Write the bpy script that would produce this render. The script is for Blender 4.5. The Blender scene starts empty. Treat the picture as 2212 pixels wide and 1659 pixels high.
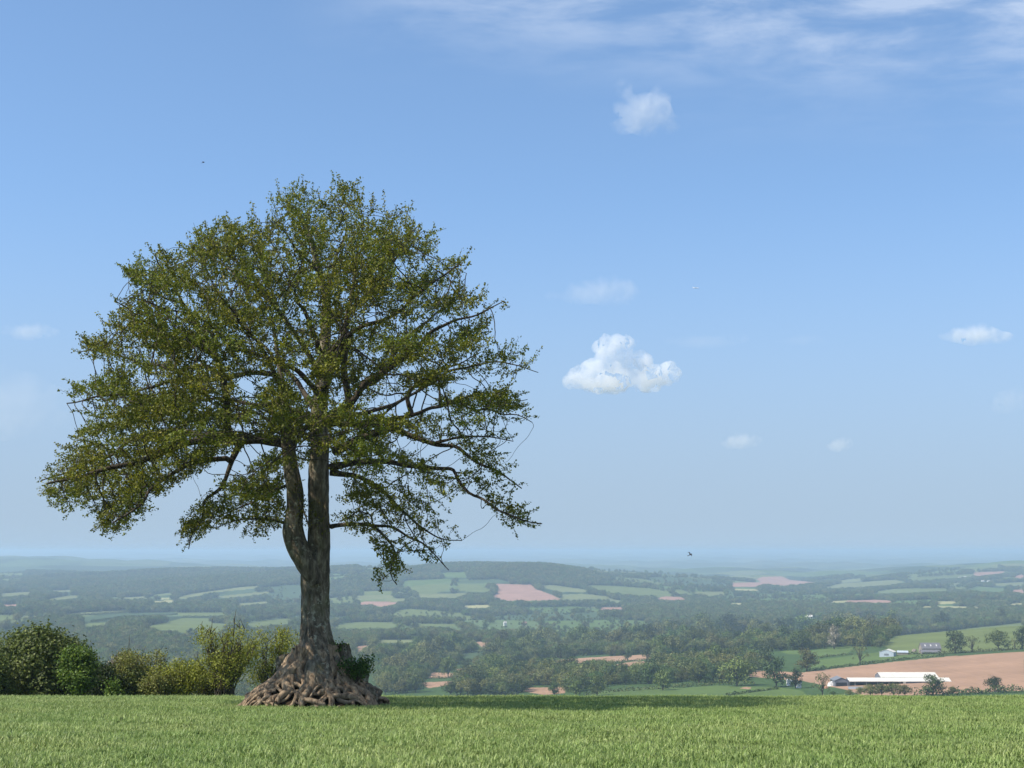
import bpy, bmesh, math, random
import numpy as np
from mathutils import Vector, Matrix, noise, kdtree
R = math.radians
rng = np.random.default_rng(7)
random.seed(7)
scene = bpy.context.scene
COL = scene.collection

# ------------------------------------------------------------------ camera model (photo measured in a 2212 x 1659 frame)
F = 3200.0; CX = 1106.0; CY = 829.5; HROW = 1190.0
PITCH = math.atan((HROW - CY) / F)
cP, sP = math.cos(PITCH), math.sin(PITCH)
def ray(px, py):
    """photo pixel -> (x/y, z/y) slopes of the sight line from the eye at the origin (y is depth)"""
    a = (np.asarray(px, float) - CX) / F; b = (CY - np.asarray(py, float)) / F
    den = cP - b * sP
    return a / den, (sP + b * cP) / den
def at(px, py, y):
    t, e = ray(px, py)
    return Vector((float(t) * y, y, float(e) * y))
def to_px(t, e):
    den = cP + e * sP
    return CX + F * t / den, CY - F * (-sP + e * cP) / den

# ------------------------------------------------------------------ generic mesh helpers
def link(o, parent=None):
    COL.objects.link(o)
    if parent is not None: o.parent = parent
    return o
def mesh_np(name, V, faces, mats=None, parent=None, smooth=True, attrs=None, matidx=None):
    """faces: list of int arrays (M,k)"""
    me = bpy.data.meshes.new(name)
    V = np.asarray(V, dtype=np.float32)
    me.vertices.add(len(V)); me.vertices.foreach_set('co', V.ravel())
    faces = [np.asarray(f, dtype=np.int32) for f in (faces if isinstance(faces, list) else [faces]) if len(f)]
    nl = sum(f.size for f in faces); npoly = sum(len(f) for f in faces)
    me.loops.add(nl); me.polygons.add(npoly)
    me.loops.foreach_set('vertex_index', np.concatenate([f.ravel() for f in faces]))
    tot = np.concatenate([np.full(len(f), f.shape[1], dtype=np.int32) for f in faces])
    st = np.concatenate([[0], np.cumsum(tot)[:-1]]).astype(np.int32)
    me.polygons.foreach_set('loop_start', st)
    me.polygons.foreach_set('loop_total', tot)
    if matidx is not None: me.polygons.foreach_set('material_index', np.asarray(matidx, dtype=np.int32))
    me.update(calc_edges=True)
    me.polygons.foreach_set('use_smooth', np.full(npoly, smooth, dtype=bool))
    for k, v in (attrs or {}).items():
        v = np.asarray(v, dtype=np.float32)
        if v.ndim == 1:
            a = me.attributes.new(k, 'FLOAT', 'POINT'); a.data.foreach_set('value', v)
        else:
            a = me.attributes.new(k, 'FLOAT_COLOR', 'POINT')
            a.data.foreach_set('color', np.c_[v, np.ones(len(v), dtype=np.float32)].ravel())
    for m in (mats or []): me.materials.append(m)
    return link(bpy.data.objects.new(name, me), parent)
def tag(o, label, cat, group=None, kind=None):
    o['label'] = label; o['category'] = cat
    if group: o['group'] = group
    if kind: o['kind'] = kind
    return o
def empty(name, loc, rz=0.0):
    o = bpy.data.objects.new(name, None); o.location = loc; o.rotation_euler.z = rz
    return link(o)
def copy_tree(o, parent=None):
    c = o.copy(); COL.objects.link(c)
    if parent is not None: c.parent = parent
    for ch in list(o.children): copy_tree(ch, c)
    return c

class Tubes:
    """collects tapered tubes in one mesh"""
    def __init__(s): s.V = []; s.Fq = []; s.Ft = []; s.n = 0; s.rnd = []
    def add(s, P, rad, sides=6, wob=0.0, wf=1.0, seed=0.0, cap=True, lobes=None):
        P = np.asarray(P, float); n = len(P)
        if n < 2: return
        T = np.gradient(P, axis=0); T /= np.linalg.norm(T, axis=1)[:, None] + 1e-9
        u = np.cross(T[0], [0.31, 0.17, 0.93] if abs(T[0][2]) < .9 else [1, .1, 0]); u /= np.linalg.norm(u)
        ang = np.arange(sides) * 2 * math.pi / sides
        ca, sa = np.cos(ang)[:, None], np.sin(ang)[:, None]
        base = s.n
        for i in range(n):
            u = u - T[i] * np.dot(u, T[i]); u /= np.linalg.norm(u) + 1e-9
            w = np.cross(T[i], u)
            r = rad[i]
            if wob:
                k = np.array([noise.noise(Vector((P[i][0] * wf + 2.1 * math.cos(a) + seed, P[i][1] * wf + 2.1 * math.sin(a), P[i][2] * wf * .5))) for a in ang])
                r = (r * (1 + wob * k))[:, None]
            s.V.append(P[i] + r * (ca * u + sa * w))
        idx = base + np.arange(n * sides).reshape(n, sides)
        a = idx[:-1]; b = np.roll(idx, -1, axis=1)[:-1]; c = np.roll(idx, -1, axis=1)[1:]; d = idx[1:]
        s.Fq.append(np.stack([a, b, c, d], -1).reshape(-1, 4))
        s.n += n * sides
        if cap:
            s.V.append(np.array([P[-1] + T[-1] * rad[-1] * .6])); 
            last = idx[-1]; s.Ft.append(np.stack([last, np.roll(last, -1), np.full(sides, s.n)], -1)); s.n += 1
    def build(s, name, mat, parent=None):
        return mesh_np(name, np.concatenate(s.V), [np.concatenate(s.Fq)] + ([np.concatenate(s.Ft)] if s.Ft else []), [mat], parent)

def leaves(C, size, aspect=.6, up=0.0, D=None, rng=rng, N0=None):
    """rhombic folded leaves at the centres C; size array; returns V,F,rnd"""
    n = len(C); C = np.asarray(C)
    A = rng.normal(size=(n, 3)); A[:, 2] += up
    if D is not None: A += D
    if N0 is not None:      # leaves laid like shingles on the outside of each bough
        N0 = N0 / (np.linalg.norm(N0, axis=1)[:, None] + 1e-9) + rng.normal(size=(n, 3)) * .38; N0 /= np.linalg.norm(N0, axis=1)[:, None]
        A -= N0 * np.sum(A * N0, 1)[:, None]
    A /= np.linalg.norm(A, axis=1)[:, None]
    B = np.cross(N0, A) if N0 is not None else rng.normal(size=(n, 3)); B -= A * np.sum(A * B, 1)[:, None]; B /= np.linalg.norm(B, axis=1)[:, None]
    N = np.cross(A, B)
    L = np.asarray(size).reshape(-1, 1) * np.ones((n, 1)); W = L * aspect
    V = np.stack([C - A * L * .5, C + B * W * .5 + N * W * .18 - A * L * .05, C + A * L * .5, C - B * W * .5 + N * W * .18 - A * L * .05], 1).reshape(-1, 3)
    Fc = np.arange(4 * n).reshape(n, 4)
    return V, Fc, np.repeat(rng.random(n), 4)

# ------------------------------------------------------------------ material helpers
def mat(name):
    m = bpy.data.materials.new(name); m.use_nodes = True
    nt = m.node_tree; nt.nodes.clear()
    out = nt.nodes.new('ShaderNodeOutputMaterial')
    return m, nt, out
def nd(nt, typ, ins=None, **kw):
    n = nt.nodes.new(typ)
    for k, v in kw.items(): setattr(n, k, v)
    for k, v in (ins or {}).items():
        if hasattr(v, 'bl_rna') and isinstance(v, bpy.types.NodeSocket): nt.links.new(v, n.inputs[k])
        else: n.inputs[k].default_value = v
    return n
def ramp(nt, fac, stops, interp='LINEAR'):
    r = nt.nodes.new('ShaderNodeValToRGB'); r.color_ramp.interpolation = interp
    el = r.color_ramp.elements
    while len(el) < len(stops): el.new(.5)
    for e, (p, c) in zip(el, stops): e.position = p; e.color = (*c, 1) if len(c) == 3 else c
    nt.links.new(fac, r.inputs[0]); return r.outputs[0]
def mixc(nt, fac, a, b, mode='MIX'):
    m = nt.nodes.new('ShaderNodeMix'); m.data_type = 'RGBA'; m.blend_type = mode
    for sock, v in ((m.inputs[0], fac), (m.inputs[6], a), (m.inputs[7], b)):
        if isinstance(v, bpy.types.NodeSocket): nt.links.new(v, sock)
        else: sock.default_value = v if not isinstance(v, tuple) else (*v, 1)[:4]
    return m.outputs[2]
def math_(nt, op, a, b=0.0, c=0.0, clamp=False):
    m = nt.nodes.new('ShaderNodeMath'); m.operation = op; m.use_clamp = clamp
    for i, v in enumerate((a, b, c)):
        if isinstance(v, bpy.types.NodeSocket): nt.links.new(v, m.inputs[i])
        else: m.inputs[i].default_value = v
    return m.outputs[0]
def noise_n(nt, vec, scale, detail=3, rough=.55, dist=0.0):
    n = nt.nodes.new('ShaderNodeTexNoise'); n.inputs['Scale'].default_value = scale
    n.inputs['Detail'].default_value = detail; n.inputs['Roughness'].default_value = rough; n.inputs['Distortion'].default_value = dist
    if vec is not None: nt.links.new(vec, n.inputs['Vector'])
    return n.outputs[0]
def plain(name, col, rough=.8, var=.12, scale=2.0, spec=.3, metal=0.0):
    m, nt, out = mat(name)
    g = nd(nt, 'ShaderNodeNewGeometry')
    f = noise_n(nt, g.outputs['Position'], scale, 4)
    c = ramp(nt, f, [(.3, tuple(x * (1 - var) for x in col)), (.7, tuple(min(1, x * (1 + var)) for x in col))])
    p = nd(nt, 'ShaderNodeBsdfPrincipled', {'Base Color': c, 'Roughness': rough, 'Specular IOR Level': spec, 'Metallic': metal})
    nt.links.new(p.outputs[0], out.inputs[0]); return m
def leaf_mat(name, stops, trans=.35, objvar=0.0, rough=.55, patch=None, pscale=.35):
    m, nt, out = mat(name)
    at_ = nd(nt, 'ShaderNodeAttribute', attribute_name='rnd')
    c = ramp(nt, at_.outputs['Fac'], stops)
    if patch:
        g = nd(nt, 'ShaderNodeNewGeometry')
        f = noise_n(nt, g.outputs['Position'], pscale, 2)
        f = ramp(nt, f, [(.42, (0, 0, 0)), (.6, (1, 1, 1))])
        c = mixc(nt, math_(nt, 'MULTIPLY', f, .75), c, patch, 'MIX')
    if objvar:
        oi = nd(nt, 'ShaderNodeObjectInfo')
        v = math_(nt, 'MULTIPLY_ADD', oi.outputs['Random'], objvar, 1 - objvar * .5)
        h = math_(nt, 'MULTIPLY_ADD', math_(nt, 'FRACT', math_(nt, 'MULTIPLY', oi.outputs['Random'], 17.3)), .05, .475)
        hs = nd(nt, 'ShaderNodeHueSaturation', {'Hue': h, 'Value': v, 'Saturation': 1.0, 'Color': c}); c = hs.outputs[0]
    d = nd(nt, 'ShaderNodeBsdfPrincipled', {'Base Color': c, 'Roughness': rough, 'Specular IOR Level': .25})
    if trans > 0:
        tcol = mixc(nt, 1.0, c, (1.0, 1.0, .45), 'MULTIPLY')
        t = nd(nt, 'ShaderNodeBsdfTranslucent', {'Color': tcol})
        mx = nd(nt, 'ShaderNodeMixShader', {0: trans, 1: d.outputs[0], 2: t.outputs[0]})
        nt.links.new(mx.outputs[0], out.inputs[0])
    else: nt.links.new(d.outputs[0], out.inputs[0])
    return m

def bark_mat(name, dark, mid, pale, lichen=True, scale=1.0):
    m, nt, out = mat(name)
    g = nd(nt, 'ShaderNodeNewGeometry'); pos = g.outputs['Position']
    mp = nd(nt, 'ShaderNodeMapping', {'Vector': pos, 'Scale': (3 * scale, 3 * scale, .9 * scale)})
    f1 = noise_n(nt, mp.outputs[0], 2.2, 6, .65, .4)
    c = ramp(nt, f1, [(.3, dark), (.5, mid), (.72, pale)])
    f2 = noise_n(nt, pos, 5.5 * scale, 5, .7)
    if lichen:
        l = ramp(nt, f2, [(.56, (0, 0, 0)), (.62, (1, 1, 1))])
        f3 = noise_n(nt, pos, .9, 2)
        l = math_(nt, 'MULTIPLY', l, ramp(nt, f3, [(.4, (0, 0, 0)), (.6, (.8, .8, .8))]))
        c = mixc(nt, l, c, (.40, .39, .29))
        f4 = noise_n(nt, pos, 1.4, 3)
        c = mixc(nt, math_(nt, 'MULTIPLY', ramp(nt, f4, [(.52, (0, 0, 0)), (.68, (1, 1, 1))]), .5), c, (.10, .105, .04))
    b = nd(nt, 'ShaderNodeBump', {'Height': math_(nt, 'ADD', f1, math_(nt, 'MULTIPLY', f2, .5)), 'Strength': .9, 'Distance': .05})
    p = nd(nt, 'ShaderNodeBsdfPrincipled', {'Base Color': c, 'Roughness': .9, 'Specular IOR Level': .15, 'Normal': b.outputs[0]})
    nt.links.new(p.outputs[0], out.inputs[0]); return m

# ------------------------------------------------------------------ light, sky, camera
HZ_SKY = (1.98, 2.50, 3.12)
SUN_EL, SUN_BACK = 49.0, 20.0           # sun high to the left, a little behind the camera
sd = Vector((-math.cos(R(SUN_EL)) * math.cos(R(SUN_BACK)), -math.cos(R(SUN_EL)) * math.sin(R(SUN_BACK)), math.sin(R(SUN_EL))))
sl = bpy.data.lights.new('sun', 'SUN'); sl.energy = 5.0; sl.angle = R(.53); sl.color = (1.0, .94, .84)
so = link(bpy.data.objects.new('sun', sl)); so.rotation_euler = sd.to_track_quat('Z', 'Y').to_euler()
w = bpy.data.worlds.new('World'); scene.world = w; w.use_nodes = True
wt = w.node_tree; wt.nodes.clear()
wo = wt.nodes.new('ShaderNodeOutputWorld')
sky = wt.nodes.new('ShaderNodeTexSky'); sky.sky_type = 'NISHITA'; sky.sun_disc = False
sky.sun_elevation = R(SUN_EL); sky.sun_rotation = math.atan2(sd.x, sd.y)
sky.altitude = 1000; sky.air_density = 1.0; sky.dust_density = .2; sky.ozone_density = 2.2
tc = wt.nodes.new('ShaderNodeTexCoord')
sx = nd(wt, 'ShaderNodeSeparateXYZ', {0: tc.outputs['Generated']})
zz = math_(wt, 'MAXIMUM', sx.outputs[2], .02)
# the sky of a hazy day: little brighter at the skyline than overhead
lift = math_(wt, 'MULTIPLY_ADD', math_(wt, 'MAXIMUM', sx.outputs[2], 0.0), .87, .10)
sv = nd(wt, 'ShaderNodeVectorMath', {0: nd(wt, 'ShaderNodeCombineXYZ', {0: sx.outputs[0], 1: sx.outputs[1], 2: lift}).outputs[0]}, operation='NORMALIZE')
wt.links.new(sv.outputs[0], sky.inputs[0])
# high thin cirrus: a layer of streaky noise over a plane above the land
px_ = math_(wt, 'DIVIDE', sx.outputs[0], zz); py_ = math_(wt, 'DIVIDE', sx.outputs[1], zz)
cv = nd(wt, 'ShaderNodeCombineXYZ', {0: px_, 1: py_, 2: 0.0})
cm = nd(wt, 'ShaderNodeMapping', {'Vector': cv.outputs[0], 'Rotation': (0, 0, R(8)), 'Scale': (1.6, 2.0, 1)})
n1 = noise_n(wt, cm.outputs[0], 2.2, 9, .6, .25)
n2 = noise_n(wt, cv.outputs[0], .9, 3, .5)
ta = math_(wt, 'DIVIDE', sx.outputs[0], math_(wt, 'MAXIMUM', sx.outputs[1], .05))
te = math_(wt, 'DIVIDE', sx.outputs[2], math_(wt, 'MAXIMUM', sx.outputs[1], .05))
def sstep(v, lo, hi):
    n = nd(wt, 'ShaderNodeMapRange', {0: v, 1: lo, 2: hi, 3: 0.0, 4: 1.0}, interpolation_type='SMOOTHSTEP'); return n.outputs[0]
cover = math_(wt, 'MULTIPLY', sstep(te, .31, .40), sstep(ta, -.18, .02))
cover2 = math_(wt, 'MULTIPLY', sstep(te, .26, .36), sstep(ta, .0, .3))
cover = math_(wt, 'ADD', cover, math_(wt, 'MULTIPLY', cover2, .55))
cir = math_(wt, 'MULTIPLY', sstep(n1, .33, .75), cover, clamp=True)
cir = math_(wt, 'MULTIPLY', cir, math_(wt, 'MULTIPLY_ADD', n2, .9, .1), clamp=True)
low_air = sstep(zz, .25, .0)
blue = mixc(wt, 1.0, sky.outputs[0], (.90, .965, .98), 'MULTIPLY')
skyc = mixc(wt, math_(wt, 'MULTIPLY', low_air, .88), blue, HZ_SKY)
cc = mixc(wt, cir, skyc, (3.7, 4.2, 5.0))
bg = wt.nodes.new('ShaderNodeBackground'); bg.inputs[1].default_value = .15
wt.links.new(cc, bg.inputs[0]); wt.links.new(bg.outputs[0], wo.inputs[0])

cam = bpy.data.cameras.new('camera'); cam.sensor_width = 36; cam.lens = 36 * F / 2212; cam.clip_start = .3; cam.clip_end = 90000
co = link(bpy.data.objects.new('camera', cam)); co.location = (0, 0, 0); co.rotation_euler = (R(90) + PITCH, 0, 0)
scene.camera = co
scene.view_settings.view_transform = 'Standard'; scene.view_settings.look = 'None'
scene.view_settings.exposure = .45; scene.view_settings.gamma = 1
scene.cycles.use_denoising = True
scene.cycles.volume_bounces = 6; scene.cycles.max_bounces = 10; scene.cycles.transparent_max_bounces = 8
scene.cycles.diffuse_bounces = 3; scene.cycles.glossy_bounces = 2; scene.cycles.sample_clamp_indirect = 4
# ------------------------------------------------------------------ terrain heights (relative to the eye)
def znear(y):
    y = np.asarray(y, float)
    return -1.7 - .0700 * y - .002 * np.maximum(y - 57, 0) ** 2
TC = np.array([-1400, -600, 0, 400, 800, 1106, 1400, 1700, 2000, 2212, 2900, 3600], float)
TT = (TC - CX) / F
TY = np.array([57, 62, 70, 85, 110, 150, 400, 700, 900, 1100, 1300, 1600, 2000, 2500, 3200, 4000, 5000, 6000, 7500, 10000, 15000, 25000, 50000], float)
near_ = [float(znear(57)), float(znear(62)), float(znear(70)), -9.3, -13.0, -20]
TZ = {
 0:    [-50, -84, -103, -122, -134, -142, -138, -130, -128, -125, -110, -105, -95, -55, -105, -72, -4],
 400:  [-50, -84, -103, -120, -130, -135, -132, -125, -130, -130, -100, -85, -125, -85, -108, -72, -4],
 800:  [-49, -80, -98, -113, -123, -130, -135, -138, -140, -130, -75, -90, -135, -130, -112, -72, -4],
 1106: [-48, -76, -93, -106, -114, -122, -132, -140, -145, -130, -55, -70, -135, -110, -108, -72, -4],
 1400: [-47, -73, -88, -97, -104, -112, -124, -136, -142, -138, -118, -105, -120, -125, -112, -72, -4],
 1700: [-46, -70.5, -86, -92, -96, -100, -120, -134, -138, -138, -135, -128, -125, -125, -112, -72, -4],
 2000: [-45, -70, -83, -87, -88, -88, -115, -132, -134, -134, -125, -105, -90, -125, -112, -72, -4],
 2212: [-45, -69, -82, -82, -83, -80, -108, -130, -132, -132, -120, -95, -70, -120, -112, -72, -4]}
TZ[-600] = TZ[0]; TZ[-1400] = TZ[0]; TZ[2900] = [z + 6 for z in TZ[2212]]; TZ[3600] = TZ[2900]
def pchip(x, y, xq):
    x = np.asarray(x, float); y = np.asarray(y, float); h = np.diff(x); d = np.diff(y) / h
    m = np.zeros_like(y); m[0] = d[0]; m[-1] = d[-1]
    for k in range(1, len(x) - 1):
        if d[k - 1] * d[k] > 0:
            w1, w2 = 2 * h[k] + h[k - 1], h[k] + 2 * h[k - 1]
            m[k] = (w1 + w2) / (w1 / d[k - 1] + w2 / d[k])
    i = np.clip(np.searchsorted(x, xq) - 1, 0, len(x) - 2)
    s = np.clip((xq - x[i]) / h[i], 0, 1); s2, s3 = s * s, s ** 3
    return (2 * s3 - 3 * s2 + 1) * y[i] + (s3 - 2 * s2 + s) * h[i] * m[i] + (-2 * s3 + 3 * s2) * y[i + 1] + (s3 - s2) * h[i] * m[i + 1]
LG = np.linspace(math.log(57), math.log(50000), 900)
TG = np.linspace(TT[0], TT[-1], 500)
_cols = np.stack([pchip(np.log(TY), near_ + TZ[int(c)], LG) for c in TC], 1)
GRID = np.stack([pchip(TT, _cols[i], TG) for i in range(len(LG))], 0)
# rolling ground: a few sine swells, stronger far away
def swell(x, y):
    return (np.sin(x / 210 + 1.3 * np.sin(y / 390)) * np.cos(y / 260 + .7) + .6 * np.sin(x / 95 - y / 130) + .8 * np.sin(x / 610 + y / 820 + 1))
def tz(t, y):
    t = np.asarray(t, float); y = np.asarray(y, float)
    u = np.clip((np.clip(t, TT[0], TT[-1]) - TG[0]) / (TG[1] - TG[0]), 0, len(TG) - 1.001); v = np.clip((np.log(np.maximum(y, 57.0)) - LG[0]) / (LG[1] - LG[0]), 0, len(LG) - 1.001)
    i, j = u.astype(int), v.astype(int); fu, fv = u - i, v - j
    g = (GRID[j, i] * (1 - fu) + GRID[j, i + 1] * fu) * (1 - fv) + (GRID[j + 1, i] * (1 - fu) + GRID[j + 1, i + 1] * fu) * fv
    amp = np.interp(y, [400, 900, 1800, 3000, 6000, 12000], [0, .5, 1.2, 4, 10, 16])
    return np.where(y < 57, znear(y), g + amp * swell(t * y, y))
YS = np.concatenate([np.geomspace(60, 600, 36)[:-1], np.geomspace(600, 2200, 300)[:-1], np.geomspace(2200, 9000, 300)[:-1], np.geomspace(9000, 48000, 50)])
def hit(px, py, ymin=66.0):
    """first ground point seen through a photo pixel"""
    t, e = ray(px, py); t = float(t); e = float(e)
    yy = YS[YS > ymin]; d = tz(np.full(len(yy), t), yy) - e * yy
    k = np.nonzero(d > 0)[0]
    if len(k) == 0: y = float(yy[np.argmax(d / yy)])
    elif k[0] == 0: y = float(yy[0])
    else:
        a, b = k[0] - 1, k[0]; s = -d[a] / (d[b] - d[a]); y = float(yy[a] + s * (yy[b] - yy[a]))
    return Vector((t * y, y, float(tz(t, y))))
def ground(x, y): return float(tz(x / y, y))

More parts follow.
